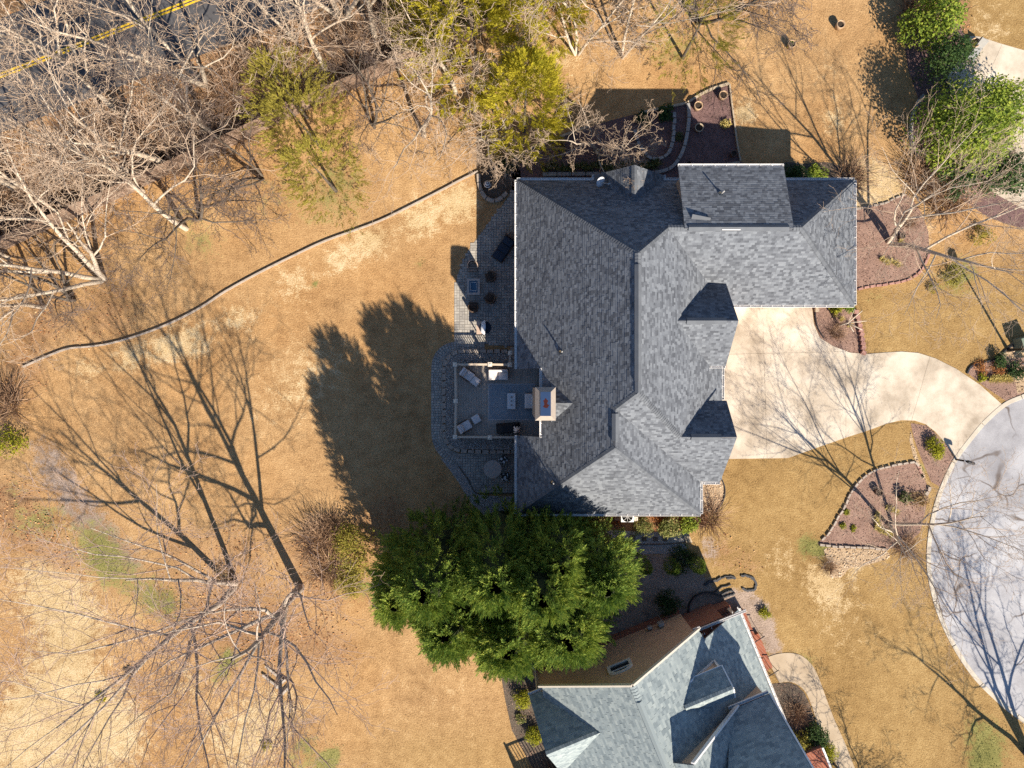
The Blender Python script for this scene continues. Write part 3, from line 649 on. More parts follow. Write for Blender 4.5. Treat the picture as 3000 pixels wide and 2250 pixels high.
make_bed('sstraw', 'pine_straw_bed', [(1600, 1490), (2070, 1490), (2075, 1520), (2060, 1545), (2010, 1552), (1960, 1556), (1880, 1556), (1790, 1552), (1700, 1535), (1600, 1525)], 'straw', None, smooth=False)
sg = make_bed('sgravel', 'gravel_path', [(1770, 1552), (1850, 1556), (1900, 1559), (2000, 1558), (2008, 1590), (2014, 1615), (1950, 1622), (1850, 1624), (1800, 1615), (1780, 1590)], 'gravel', 'pebble', 130, size=0.035, smooth=False)
for x, y in ((1785, 1572), (1819, 1571), (1853, 1574), (1887, 1579), (1920, 1579), (1948, 1579)):
    p = g(x, y); MB().box((p.x, p.y, 0.03), (0.30, 0.28, 0.045), 0.05).build('stepping_stone', MAT['soil'], sg, bevel=0.01)
timber_edge(sg, [(1790, 1592), (1850, 1594), (1930, 1594), (1990, 1591), (2010, 1588)], 0.06, 0.09, 0.42, MAT['soil'], 'edging_brick')
for i, y in enumerate((1556, 1566, 1576)):
    a, b = g(1999 + i * 3, 1552), g(2012 + i * 4, 1588); d = b - a
    MB().box((a + b) / 2 + Vector((0.05 * i, 0.0, 0.05 + 0.03 * i)), (d.length, 0.10, 0.10), math.atan2(d.y, d.x)).build('step_timber', timber, sg)
make_bed('serock', 'corner_rock_bed', [(2040, 1405), (2112, 1405), (2122, 1425), (2122, 1455), (2112, 1480), (2098, 1498), (2040, 1505)], 'gravel_tan', 'pebble_tan', 90, smooth=False, size=0.05)
timber_edge(bed['serock'][0], [(2115, 1405), (2123, 1430), (2121, 1458), (2110, 1482), (2098, 1497)], 0.05, 0.10, 4.0, MAT['hose'], 'plastic_edging')
make_bed('nbbed', 'neighbour_bed', [(2240, 2005), (2283, 2001), (2310, 1999), (2335, 2008), (2356, 2028), (2372, 2062), (2385, 2102), (2398, 2142), (2418, 2182), (2445, 2240), (2300, 2260), (2240, 2150)], 'soil', 'chip', 60, smooth=False)
make_bed('nbside', 'neighbour_side_bed', [(1470, 1900), (1520, 1930), (1560, 1985), (1600, 2040), (1640, 2250), (1560, 2250), (1500, 2140), (1480, 2050), (1468, 1980)], 'soil', 'chip', 40, smooth=False)

# low kerb that edges the upper lawn
edge = tag(ribbon(resample(spline([g(x, y) for x, y in ((70, 1075), (130, 1048), (200, 1022), (260, 1016), (330, 1005), (430, 975), (520, 938), (600, 895), (660, 855), (750, 805), (850, 755), (950, 708), (1050, 672), (1120, 645), (1200, 606), (1290, 560), (1350, 528), (1412, 497))], 8), 0.35), 0.09, -0.05, 0.16).build('lawn_edging', MAT['stone']), 'long low stone lawn edging that curves from the woods to the patio', 'edging')
# ------------------------------------------------------------------ patio and garden walk
def paver_field(name, poly, parent, cell=0.17, ang=0.0, z=0.03, seed=1, hole=None):
    rng = np.random.default_rng(seed); P = np.array(poly)
    ca, sa = math.cos(ang), math.sin(ang)
    Q = np.column_stack([P[:, 0] * ca + P[:, 1] * sa, -P[:, 0] * sa + P[:, 1] * ca]); lo, hi = Q.min(0), Q.max(0)
    nx, ny = int((hi[0] - lo[0]) / cell) + 1, int((hi[1] - lo[1]) / cell) + 1
    used = np.zeros((nx + 2, ny + 2), bool); rects = []
    for i in range(nx):
        for j in range(ny):
            if used[i, j]: continue
            r = rng.random(); w, h = (2, 1) if r < .34 else (1, 2) if r < .62 else (1, 1)
            if used[i:i + w, j:j + h].any(): w, h = 1, 1
            used[i:i + w, j:j + h] = True
            rects.append((lo[0] + i * cell, lo[1] + j * cell, w * cell, h * cell))
    R = np.array(rects); cx, cy = R[:, 0] + R[:, 2] / 2, R[:, 1] + R[:, 3] / 2
    X, Y = cx * ca - cy * sa, cx * sa + cy * ca
    keep = inside(poly, X, Y); R, X, Y = R[keep], X[keep], Y[keep]
    bx = np.array([(-.5, -.5, 0), (.5, -.5, 0), (.5, .5, 0), (-.5, .5, 0), (-.46, -.46, 1), (.46, -.46, 1), (.46, .46, 1), (-.46, .46, 1)])
    fq = np.array([(4, 5, 6, 7), (0, 1, 5, 4), (1, 2, 6, 5), (2, 3, 7, 6), (3, 0, 4, 7)])
    n = len(R); sz = np.column_stack([R[:, 2] - .016, R[:, 3] - .016, z + rng.uniform(-.004, .006, n)])
    W = bx[None] * sz[:, None]
    W = np.stack([W[..., 0] * ca - W[..., 1] * sa, W[..., 0] * sa + W[..., 1] * ca, W[..., 2]], axis=2) + np.column_stack([X, Y, np.zeros(n)])[:, None]
    FF = fq[None] + (np.arange(n) * 8)[:, None, None]
    return link(name, np_mesh(name, W, FF.reshape(-1, 4)), MAT['paver'], parent, kind='stuff')
left = sp2(gp([(1500, 560), (1480, 590), (1440, 642), (1410, 682), (1380, 722), (1357, 765), (1341, 805), (1333, 850), (1331, 900), (1331, 960), (1332, 1004)]), 4)
np_poly = left + [g2(1400, 1006), g2(1560, 1020), g2(1560, 560)]
patio = sheet('patio', np_poly, 0.015, MAT['paver_sand'])
paver_field('pavers', np_poly, patio, 0.165, 0.0, 0.03, 2)
sp_poly = gp([(1352, 1326), (1530, 1326), (1530, 1444), (1398, 1444), (1386, 1436), (1372, 1405), (1345, 1366), (1340, 1345)])
patio2 = sheet('dining_patio', sp_poly, 0.015, MAT['paver_sand']); paver_field('pavers', sp_poly, patio2, 0.165, 0.0, 0.03, 3)
timber_edge(patio2, [(1344, 1366), (1372, 1405), (1386, 1436), (1398, 1445), (1530, 1445)], 0.06, 0.07, 4, MAT['soil'], 'edging_brick', False)
# curved walk: courses follow the bend
cen = resample(spline([g(x, y) for x, y in ((1420, 1019), (1360, 1019), (1322, 1021), (1298, 1035), (1284, 1060), (1281, 1095), (1281, 1180), (1281, 1262), (1286, 1295), (1300, 1320), (1322, 1338), (1350, 1348))], 8), 0.16)
walkp = ribbon(cen, 0.75, -0.03, 0.016).build('paver_walk', MAT['paver_sand']); walkp['kind'] = 'structure'
mbp = MB(); rr = random.Random(4)
for i in range(len(cen) - 1):
    a, b = cen[i], cen[i + 1]; d = (b - a).normalized(); n_ = Vector((-d.y, d.x, 0)); t = -0.38; k = 0
    while t < 0.36:
        w = rr.choice((.15, .15, .22)); w = min(w, 0.38 - t)
        if w > .05:
            c = (a + b) / 2 + n_ * (t + w / 2)
            mbp.box((c.x, c.y, 0.017), (0.148, w - .014, 0.04 + rr.uniform(-.004, .004)), math.atan2(d.y, d.x), .93)
        t += w
mbp.build('pavers', MAT['paver'], walkp, kind='stuff')
# low retaining wall inside the walk and the gravel it holds
wall_path = [(1530, 1030), (1420, 1030), (1345, 1031), (1322, 1040), (1307, 1058), (1302, 1085), (1302, 1180), (1302, 1265), (1307, 1290), (1322, 1308), (1345, 1319), (1420, 1322), (1530, 1322)]
rwall = thing('garden_wall', 'low curved block wall between the paver walk and the gravel round the deck', 'garden wall')
stones(rwall, wall_path, 0.44, 0.25, 0.42, MAT['stone'], 0.006, jitter=0.012, name='wall_block')
inner = sp2(gp([(1530, 1036), (1345, 1036), (1325, 1046), (1312, 1062), (1307, 1088), (1307, 1180), (1307, 1262), (1312, 1286), (1325, 1302), (1345, 1313), (1530, 1317)]), 3)
gr = sheet('gravel_bed', inner, 0.30, MAT['gravel'])
c_ = chips('loose_pebbles', inner, 230, MAT['pebble'], 0.036, gr, 0.32, 9, template=OCTA); c_.location.z = 0.29
make_bed('wpale', 'pale_stone_strip', [(1290, 1342), (1318, 1352), (1345, 1366), (1372, 1405), (1388, 1440), (1420, 1452), (1500, 1455), (1505, 1500), (1420, 1510), (1385, 1480), (1365, 1450), (1345, 1415), (1320, 1380)], 'gravel', 'pebble', 150, smooth=False, size=0.035)

# ------------------------------------------------------------------ roofs
def roof_plane(parent, poly, mat, expo=0.143, name='shingles', seed=1, base=None, thick=0.10, tabw=(.12, .27), contrast=1.0):
    """stepped courses of separate shingle tabs over a sheathing panel"""
    P = [Vector(p) for p in poly]; n = Vector((0, 0, 0))
    for i in range(len(P)): n += P[i].cross(P[(i + 1) % len(P)])
    n.normalize()
    if n.z < 0: n = -n; P = P[::-1]
    u = Vector((0, 0, 1)).cross(n).normalized(); v = n.cross(u); o0 = min(P, key=lambda p: p.dot(v))
    Q = [((p - o0).dot(u), (p - o0).dot(v)) for p in P]
    vmax = max(q[1] for q in Q); rng = random.Random(seed)
    def spans(t):
        xs = []
        for i in range(len(Q)):
            (x1, y1), (x2, y2) = Q[i], Q[(i + 1) % len(Q)]
            if (y1 <= t) != (y2 <= t): xs.append(x1 + (x2 - x1) * (t - y1) / (y2 - y1))
        xs.sort(); return [(xs[i], xs[i + 1]) for i in range(0, len(xs) - 1, 2)]
    V = []; FQ = []; k = 0
    while k * expo < vmax:
        v0, v1 = k * expo, min((k + 1) * expo, vmax); k += 1
        s0, s1, sm = spans(v0 + 1e-4), spans(v1 - 1e-4), spans((v0 + v1) / 2)
        if len(s0) != len(s1): s0 = s1 = sm
        for (a0, b0), (a1, b1) in zip(s0, s1):
            x = min(a0, a1) - rng.uniform(0, .2); end = max(b0, b1)
            while x < end:
                w = rng.uniform(*tabw); t0 = (0.008 if rng.random() < .5 else 0.0135) * contrast + rng.uniform(0, .002)
                l0, r0 = max(x, a0), min(x + w, b0); l1, r1 = max(x, a1), min(x + w, b1); x += w
                if r0 - l0 < .004 and r1 - l1 < .004: continue
                l0, r0 = min(l0, b0), max(r0, a0); l1, r1 = min(l1, b1), max(r1, a1)
                b = len(V)
                for (xx, vv, hh) in ((l0, v0, t0), (r0, v0, t0), (r1, v1, t0 - .0075), (l1, v1, t0 - .0075), (l0, v0, -.004), (r0, v0, -.004)):
                    V.append(o0 + u * xx + v * vv + n * hh)
                FQ.append((b, b + 1, b + 2, b + 3)); FQ.append((b + 4, b + 5, b + 1, b))
    sh = MB().slab([p - n * 0.006 for p in P], thick).build('sheathing', MAT['roofdeck'], parent, world=True)
    me = np_mesh(name, np.array([tuple(p) for p in V]), np.array(FQ))
    o = link(name, me, mat, sh, kind='stuff'); return o
def cap_line(parent, a, b, mat, w=0.30, step=0.16, lift=0.03, drop=0.10, name='ridge_cap'):
    a, b = Vector(a), Vector(b); d = (b - a).normalized(); s = Vector((-d.y, d.x, 0)).normalized(); m = MB(); L = (b - a).length; t = 0.0
    while t < L:
        e = min(t + step * 1.15, L); p, q = a + d * t, a + d * e; l2 = lift + 0.014
        vs = [p + s * w / 2 + Vector((0, 0, l2 - drop)), p + Vector((0, 0, l2)), p - s * w / 2 + Vector((0, 0, l2 - drop)), q + s * w / 2 + Vector((0, 0, lift - .01 - drop)), q + Vector((0, 0, lift - .01)), q - s * w / 2 + Vector((0, 0, lift - .01 - drop)),
              p + s * w / 2 + Vector((0, 0, l2 - drop - .03)), p + Vector((0, 0, l2 - .03)), p - s * w / 2 + Vector((0, 0, l2 - drop - .03))]
        m.add(vs, [(0, 1, 4, 3), (1, 2, 5, 4), (6, 7, 1, 0), (7, 8, 2, 1)]); t += step
    return m.build(name, mat, parent, world=True, kind='stuff')
def vent_line(parent, a, b, mat, w=0.34, drop=0.14, lift=0.10):
    a, b = Vector(a), Vector(b); d = (b - a).normalized(); s = Vector((-d.y, d.x, 0)); m = MB(); z = Vector((0, 0, 1))
    vs = []
    for p in (a, b): vs += [p + s * w / 2 + z * (lift - drop), p + z * lift, p - s * w / 2 + z * (lift - drop), p - s * w / 2 + z * (lift - drop - .05), p + s * w / 2 + z * (lift - drop - .05)]
    m.add(vs, [(0, 1, 6, 5), (1, 2, 7, 6), (2, 3, 8, 7), (4, 0, 5, 9), (0, 4, 3, 2, 1), (5, 6, 7, 8, 9)])
    return m.build('ridge_vent', mat, parent, world=True)
_strap = []
def gutter(parent, a, b, out, mat=None, w=0.13, strap=0.62):
    """open gutter from a to b hung on the outward side, with strap hangers"""
    a, b = Vector(a), Vector(b); d = (b - a).normalized(); o_ = Vector((out[0], out[1], 0)).normalized(); z = Vector((0, 0, 1)); L = (b - a).length
    ang = math.atan2(d.y, d.x); c = (a + b) / 2
    m = MB(); m.box(c + o_ * (w) - z * .05, (L, .018, .12), ang); m.box(c + o_ * (w / 2) - z * .10, (L, w, .014), ang); m.box(c + o_ * .006 - z * .08, (L, .014, .16), ang)
    for e in (a, b): m.box(e + o_ * (w / 2) - z * .05, (.02, w, .12), ang)
    go = m.build('gutter', mat or MAT['white'], parent, world=True)
    k = int(L / strap)
    if not _strap:
        me = MB().box((0, 0, 0), (.025, w - .02, .012)).mesh('gutter_strap'); me.materials.append(MAT['white']); _strap.append(me)
    for i in range(k + 1):
        p = a + d * min(L - .05, .15 + i * strap); link('gutter_strap', _strap[0], None, go, loc=p + o_ * (w / 2) + z * .008, rot=(0, 0, ang))
    return go

# ------------------------------------------------------------------ main house
mh = thing('main_house', 'large house with grey shingle hip roof and white gutters behind the deck', 'house', (6, 2, 0))
he = 3.85
NW, NE, SW, SE = (.29, 11.69, he), (19.62, 11.69, he), (.29, -7.44, he), (10.81, -7.44, he)
A_, B_, C_, D_ = (6.22, 6.46, 9.78), (6.22, -.42, 9.78), (5.235, -1.3, 8.795), (5.235, -3.23, 8.795)
J_, G_ = (8.1, 8.11, 7.9), (15.02, 8.11, 7.9)
sh = MAT['shingle']
planes = [
    [NW, (.29, .87, 3.85), (1.667, .87, 5.227), (1.667, -2.95, 5.227), (.29, -2.95, 3.85), SW, D_, C_, B_, A_],
    [NE, NW, A_, J_, G_],
    [A_, B_, (12.0, -5.48, 4.0), (12.0, 4.67, 4.0), J_],
    [B_, C_, (10.81, -5.62, he), (11.93, -5.62, he), (11.93, -2.82, 7.04), (8.96, -2.82, 7.04)],
    [C_, D_, SE, (10.81, -5.62, he)],
    [D_, SW, SE],
    [J_, G_, (19.62, 4.54, he), (12.15, 4.54, he)],
    [G_, NE, (19.62, 4.54, he)],
    [(8.96, -2.82, 7.04), (11.93, -2.82, 7.04), (11.93, -.93, 5.15), (10.85, -.93, 5.15)],
    [(8.6, 3.33, 7.3), (11.93, 3.33, 7.3), (11.93, 1.02, 5.0), (10.9, 1.02, 5.0)],
    [(8.6, 3.33, 7.3), (11.93, 3.33, 7.3), (11.93, 5.6, 5.05), (10.6, 5.6, 5.05)],
    [(6.7, 9.9, 5.8), (6.7, 11.98, 5.8), (4.72, 11.98, 3.86), (4.72, 11.55, 3.86)],
    [(6.7, 9.9, 5.8), (6.7, 11.98, 5.8), (8.68, 11.98, 3.86), (8.68, 11.55, 3.86)],
    [(8.95, 8.06, 7.94), (14.6, 8.06, 7.94), (14.75, 11.82, 6.1), (9.02, 11.82, 6.1)],
    [(2.15, -1.02, 6.62), (3.25, -1.02, 6.82), (2.15, .06, 5.72)],
    [(2.15, -1.02, 6.62), (3.25, -1.02, 6.82), (2.15, -2.1, 5.72)],
]
for k, p in enumerate(planes): roof_plane(mh, p, sh, seed=k + 1, contrast=1.45 if k == 0 else 1.0)
mr = MAT['ridge']
for a, b in ((NW, A_), (A_, J_), (B_, C_), (SW, D_), (SE, D_), (NE, G_), ((19.62, 4.54, he), G_), (B_, (8.96, -2.82, 7.04)), (J_, (8.9, 8.11, 7.9)), ((14.6, 8.11, 7.9), G_), (A_, (6.22, 5.9, 9.78)), (B_, (6.22, .2, 9.78)), ((6.7, 9.9, 5.8), (6.7, 11.98, 5.8))):
    cap_line(mh, a, b, mr)
vent_line(mh, (6.22, 5.9, 9.78), (6.22, .15, 9.78), mr); vent_line(mh, (5.235, -1.5, 8.795), (5.235, -2.9, 8.795), mr); vent_line(mh, (9.15, 8.11, 7.92), (14.35, 8.11, 7.92), mr)
vent_line(mh, (9.2, 3.33, 7.3), (11.3, 3.33, 7.3), mr); vent_line(mh, (9.5, -2.82, 7.04), (11.1, -2.82, 7.04), mr)
vent_line(mh, (1.98, -1.02, 6.58), (3.2, -1.02, 6.80), mr, .12, .05, .02)
for a, b, o_ in (((.29, .87, he), NW, (-1, 0)), (SW, (.29, -2.95, he), (-1, 0)), ((1.667, -2.95, 5.22), (1.667, .87, 5.22), (-1, 0)), (NW, (4.6, 11.69, he), (0, 1)), ((8.8, 11.69, he), NE, (0, 1)), ((9.02, 11.82, 6.1), (14.75, 11.82, 6.1), (0, 1)),
                 ((19.62, 4.54, he), NE, (1, 0)), ((12.3, 4.54, he), (19.62, 4.54, he), (0, -1)), ((12.0, -.9, 4.0), (12.0, 1.0, 4.0), (1, 0)), (SW, SE, (0, -1)), (SE, (10.81, -5.62, he), (1, 0)), ((10.9, -5.62, he), (11.93, -5.62, he), (0, -1)),
                 ((10.95, 1.02, 5.0), (11.9, 1.02, 5.0), (0, -1)), ((10.95, 5.6, 5.05), (11.9, 5.6, 5.05), (0, 1)), ((4.72, 11.6, 3.84), (4.72, 11.98, 3.84), (-1, 0)), ((8.68, 11.6, 3.84), (8.68, 11.98, 3.84), (1, 0))):
    gutter(mh, a, b, o_)
foot = [(.75, 11.25), (19.2, 11.25), (19.2, 5.0), (11.6, 5.0), (11.6, -5.2), (10.4, -5.2), (10.4, -7.0), (.75, -7.0), (.75, -3.35), (2.1, -3.35), (2.1, 1.27), (.75, 1.27)]
MB().prism(foot, -.1, 3.72).build('wall', MAT['brick'], mh, world=True)
MB().prism([(2.1, 1.0), (2.1, -3.0), (4, -3.0), (4, 1.0)], 3.72, 5.05).build('upper_wall', MAT['stucco'], mh, world=True)
for y0, y1, hb, yr, hr in ((-5.2, -1.2, 4.0, -2.82, 6.9), (1.3, 5.4, 4.0, 3.33, 7.15)):
    MB().add([(11.55, y0, 3.7), (11.55, y1, 3.7), (11.55, y1, 4.95), (11.55, yr, hr), (11.55, y0, 3.9 if y0 < 0 else 4.95), (11.2, y0, 3.7), (11.2, y1, 3.7), (11.2, y1, 4.95), (11.2, yr, hr), (11.2, y0, 3.9 if y0 < 0 else 4.95)], [(0, 1, 2, 3, 4), (9, 8, 7, 6, 5), (0, 4, 9, 5), (1, 6, 7, 2)]).build('gable_wall', MAT['brick'], mh, world=True)
MB().add([(5.0, 11.6, 3.7), (8.4, 11.6, 3.7), (6.7, 11.6, 5.6), (5.0, 11.3, 3.7), (8.4, 11.3, 3.7), (6.7, 11.3, 5.6)], [(2, 1, 0), (3, 4, 5), (0, 1, 4, 3), (1, 2, 5, 4), (2, 0, 3, 5)]).build('gable_wall', MAT['brick'], mh, world=True)
MB().add([(9.3, 8.2, 4), (14.4, 8.2, 4), (14.4, 11.4, 3.6), (9.3, 11.4, 3.6), (9.3, 8.2, 7.7), (14.4, 8.2, 7.7), (14.4, 11.4, 6.1), (9.3, 11.4, 6.1)], [(0, 1, 5, 4), (1, 2, 6, 5), (2, 3, 7, 6), (3, 0, 4, 7), (4, 5, 6, 7)]).build('dormer_wall', MAT['siding'], mh, world=True)
def window(parent, c, w, h, out, world=True):
    o_ = Vector((out[0], out[1], 0)).normalized(); ang = math.atan2(o_.y, o_.x) + math.pi / 2; c = Vector(c)
    m = MB(); t = Vector((math.cos(ang), math.sin(ang), 0))
    for s in (-1, 1):
        m.box(c + t * s * (w / 2) + o_ * .03, (.09, .08, h + .09), ang); m.box(c + Vector((0, 0, s * h / 2)) + o_ * .032, (w + .07, .08, .09), ang)
    m.box(c + o_ * .025, (w, .05, .05), ang)
    wi = m.build('window', MAT['white'], parent, world=world)
    MB().box(c + o_ * .008, (w, .02, h), ang).build('pane', MAT['glass'], wi)
for y in (10, 7.5, 5, 2.5): window(mh, (.75, y, 2.2), 1.2, 1.5, (-1, 0))
for x in (2, 4.5, 7.5): window(mh, (x, -7.0, 2.2), 1.1, 1.5, (0, -1))
for x in (3, 6.7, 10, 13, 17): window(mh, (x, 11.25, 2.2), 1.2, 1.5, (0, 1))
for x in (10.5, 13.2): window(mh, (x, 11.4, 5.2), 1.0, .9, (0, 1))
window(mh, (11.56, -3.0, 2.3), 1.8, 1.6, (1, 0))
for y in (8, 9.8): window(mh, (19.2, y, 2.2), 1.0, 1.4, (1, 0))
for x in (13.6, 16.9):
    gd = MB().box((x, 4.97, 1.1), (2.6, .08, 2.2)).build('garage_door', MAT['white'], mh, world=True)
    for k in range(3): MB().box((x, 4.925, .55 + .55 * k), (2.5, .012, .03)).build('door_groove', MAT['cream'], gd)
fd = MB().box((11.63, .1, 1.2), (.08, 1.05, 2.1)).build('front_door', MAT['dark'], mh, world=True); MB().box((11.69, -.3, 1.1), (.06, .04, .12)).build('handle', MAT['steel'], fd)
bd = MB().box((2.07, .4, 2.0), (.06, .95, 2.1)).build('back_door', MAT['glass'], mh, world=True); MB().box((2.02, .05, 1.9), (.05, .04, .12)).build('handle', MAT['steel'], bd)
# chimney
ch = MB().box((1.72, -1.02, 4.05), (.98, 1.62, 8.1)).build('chimney', MAT['stucco'], mh, world=True)
MB().box((1.72, -1.02, 8.12), (1.06, 1.72, .12)).build('chimney_band', MAT['stucco'], ch)
MB().add([(1.19, -1.88, 8.18), (2.25, -1.88, 8.18), (2.25, -.16, 8.18), (1.19, -.16, 8.18), (1.47, -1.62, 8.50), (1.97, -1.62, 8.50), (1.97, -.42, 8.50), (1.47, -.42, 8.50)], [(0, 1, 5, 4), (1, 2, 6, 5), (2, 3, 7, 6), (3, 0, 4, 7)]).build('chimney_crown', MAT['stucco'], ch)
pan = MB().box((1.72, -1.02, 8.50), (.53, 1.23, .02)).build('chimney_pan', MAT['steel'], ch)
MB().prism([(1.72 + .11 * math.cos(t) * (1 + .25 * math.sin(5 * t)), -.90 + .16 * math.sin(t) * (1 + .2 * math.cos(4 * t))) for t in [k * .393 for k in range(16)]], 8.505, 8.515).build('rust_stain', MAT['rust'], pan)
MB().prism([(1.74 + .14 * math.cos(t) * (1 + .25 * math.sin(4 * t)), -1.12 + .11 * math.sin(t)) for t in [k * .393 for k in range(16)]], 8.505, 8.517).build('rust_stain', MAT['rust'], pan)
# roof fittings
def on_w(X): return 3.85 + (X - .29)
for x, y in ((1645, 1031), (1620, 1413)):
    X = (x - 1500) * .0187; hh = on_w(X); s = (H - hh) / F; X, Y = (x - 1500) * s, (1125 - y) * s; hh = on_w(X)
    vp = MB().cyl((X, Y, hh - .05), (X, Y, hh + .55), .045).build('vent_pipe', MAT['hvac'], mh, world=True, smooth=True)
    MB().lathe([(.16, -.06), (.13, .05), (.05, .16)], (X, Y, hh), 14).build('flashing', MAT['steel'], vp, smooth=True)
X, Y = 11.1, 10.1; hh = 6.1 + (11.82 - Y) * .49
vp = MB().cyl((X, Y, hh - .05), (X, Y, hh + .6), .045).build('vent_pipe', MAT['hvac'], mh, world=True, smooth=True); MB().lathe([(.16, -.02), (.12, .06), (.05, .16)], (X, Y, hh), 14).build('flashing', MAT['steel'], vp, smooth=True)
MB().box((9.85, 8.62, 7.72), (.98, .27, .02), -.2, 1, .455).build('loose_shingle', mr, mh, world=True)
MB().box((11.35, 7.99, 7.96), (.95, .05, .03), 0).build('sealant_patch', MAT['white'], mh, world=True)
dish = thing('satellite_dish', 'pale oval satellite dish on the roof corner above the green border', 'satellite dish', (4.95, 11.3, 4.35))
MB().lathe([(0.001, -.07), (.15, -.055), (.3, 0.0), (.305, .012), (.15, -.035), (.001, -.05)], (0, 0, 0), 24).build('reflector', MAT['whitetop'], dish, smooth=True, loc=(0, 0, .55), rot=(.75, .55, .3))
MB().cyl((0, 0, -.1), (.0, .0, .5), .03).build('mast', MAT['hvac'], dish); MB().cyl((0, 0, .4), (.42, -.14, .68), .02).box((.45, -.15, .69), (.16, .08, .08), .3).build('feed_arm', MAT['hvac'], dish)

# ------------------------------------------------------------------ neighbour's house (turned about 22 degrees)
NBA = Vector((1.54, -17.78, 0)); NBR = math.atan2(.38, .925)
nbh = thing('neighbour_house', 'taupe sided house with pale green-grey roof beside the tall evergreens', 'house', NBA, NBR)
def nb(u, v, h): return (u, -v, h)          # local frame: u along the shaded wall, v into the house
def lp(lst): return [nb(*p) for p in lst]
def roof_nb(poly, seed):
    P = lp(poly); o = roof_plane(nbh, P, MAT['shingle_nb'], 0.155, seed=seed, tabw=(.18, .32), contrast=1.25)
    o.parent.location = (0, 0, 0); return o
for k, p in enumerate([
    [(-.45, 2.2, 3.3), (-.45, 12, 3.3), (5.17, 12, 8.4), (5.17, -.35, 8.4), (.35, -.35, 4.03)],
    [(5.17, -.35, 8.4), (9.75, -.35, 5.0), (9.75, .25, 5.0), (12.6, .25, 2.9), (12.6, 8.3, 2.9), (5.17, 8.3, 8.4)],
    [(-.6, 0.0, 3.62), (1.0, 0.0, 3.62), (3.0, 2.32, 6.05), (-.6, 2.32, 6.05)],
    [(-.6, 2.32, 6.05), (3.0, 2.32, 6.05), (1.0, 4.64, 3.62), (-.6, 4.64, 3.62)],
    [(6.5, 4.2, 9.0), (10.1, 4.2, 5.45), (10.1, 14, 5.45), (6.5, 14, 9.0)],
    [(6.5, 4.2, 9.0), (4.9, 4.2, 7.4), (4.9, 14, 7.4), (6.5, 14, 9.0)],
    [(9.6, 4.2, 5.45), (11.95, 4.2, 5.45), (11.95, 7.4, 10.2), (6.6, 7.4, 10.2)],
    [(6.6, 7.4, 10.2), (11.95, 7.4, 10.2), (11.95, 10.6, 5.45), (9.6, 10.6, 5.45)],
    [(7.25, 2.42, 6.95), (10.05, 2.42, 6.95), (10.05, 1.50, 6.0), (8.3, 1.50, 6.0)],
    [(7.25, 2.42, 6.95), (10.05, 2.42, 6.95), (10.05, 3.34, 6.0), (8.3, 3.34, 6.0)],
]): roof_nb(p, 40 + k)
def nbm(mb_, name, mat, parent=None, **kw): return mb_.build(name, mat, parent or nbh, **kw)
nbm(MB().add(lp([(0, 0, 0), (9.55, 0, 0), (9.55, 0, 5.0), (5.17, 0, 8.3), (0.05, 0, 3.6), (0, .3, 0), (9.55, .3, 0), (9.55, .3, 5.0), (5.17, .3, 8.3), (0.05, .3, 3.6)]), [(4, 3, 2, 1, 0), (5, 6, 7, 8, 9), (0, 5, 9, 4), (1, 2, 7, 6)]), 'gable_wall', MAT['siding'])
nbm(MB().box(nb(4.75, -.05, .35), (9.6, .16, .75)), 'brick_base', MAT['brick'])
nbm(MB().box(nb(6.0, 7.3, 1.4), (11.2, 13.9, 2.8)), 'wall', MAT['brick'])
nbm(MB().add(lp([(5.1, 4.5, 3), (9.8, 4.5, 3), (9.8, 4.5, 5.6), (6.5, 4.5, 8.85), (5.1, 4.5, 7.5), (5.1, 4.8, 3), (9.8, 4.8, 3), (9.8, 4.8, 5.6), (6.5, 4.8, 8.85), (5.1, 4.8, 7.5)]), [(4, 3, 2, 1, 0), (5, 6, 7, 8, 9), (0, 5, 9, 4), (1, 2, 7, 6)]), 'gable_wall', MAT['siding'])
nbm(MB().box(nb(10.7, 7.0, 4.2), (2.2, 5.0, 2.6)), 'wing_wall', MAT['siding'])
nbm(MB().add(lp([(9.85, 1.6, 4.7), (9.85, 3.24, 4.7), (9.85, 3.24, 6.02), (9.85, 2.42, 6.85), (9.85, 1.6, 6.02), (7.9, 1.6, 6.02), (7.9, 3.24, 6.02), (7.9, 1.6, 6.1), (7.9, 3.24, 6.1)]), [(0, 1, 2, 3, 4), (0, 4, 5, 7), (1, 8, 6, 2)]), 'dormer_wall', MAT['siding'])
MB().add(lp([(11.85, 4.5, 5.4), (11.85, 10.3, 5.4), (11.85, 7.4, 10.0), (11.5, 4.5, 5.4), (11.5, 10.3, 5.4), (11.5, 7.4, 10.0)]), [(0, 1, 2), (5, 4, 3)]).build('gable_wall', MAT['siding'], nbh)
def bar(p, q, w, h, name, mat, parent=None):
    p, q = Vector(nb(*p)), Vector(nb(*q)); d = q - p; L = d.length
    M = Matrix.Translation((p + q) / 2) @ d.to_track_quat('X', 'Z').to_matrix().to_4x4(); m = MB().box((0, 0, 0), (L, w, h)); m.v = [tuple(M @ Vector(x)) for x in m.v]
    return m.build(name, mat, parent or nbh)
bar((.2, -.42, 3.84), (5.17, -.42, 8.36), .10, .22, 'rake_board', MAT['cream']); bar((5.17, -.42, 8.36), (9.75, -.42, 4.95), .10, .22, 'rake_board', MAT['cream'])
bar((6.5, 4.12, 8.97), (10.1, 4.12, 5.42), .10, .22, 'rake_board', MAT['white'])
bar((12.0, 4.2, 5.42), (12.0, 7.4, 10.12), .09, .2, 'rake_board', MAT['white'])
for v0, v1 in ((1.50, 2.42), (3.34, 2.42)): bar((10.08, v0, 5.96), (10.08, v1, 6.9), .07, .12, 'rake_board', MAT['white'])
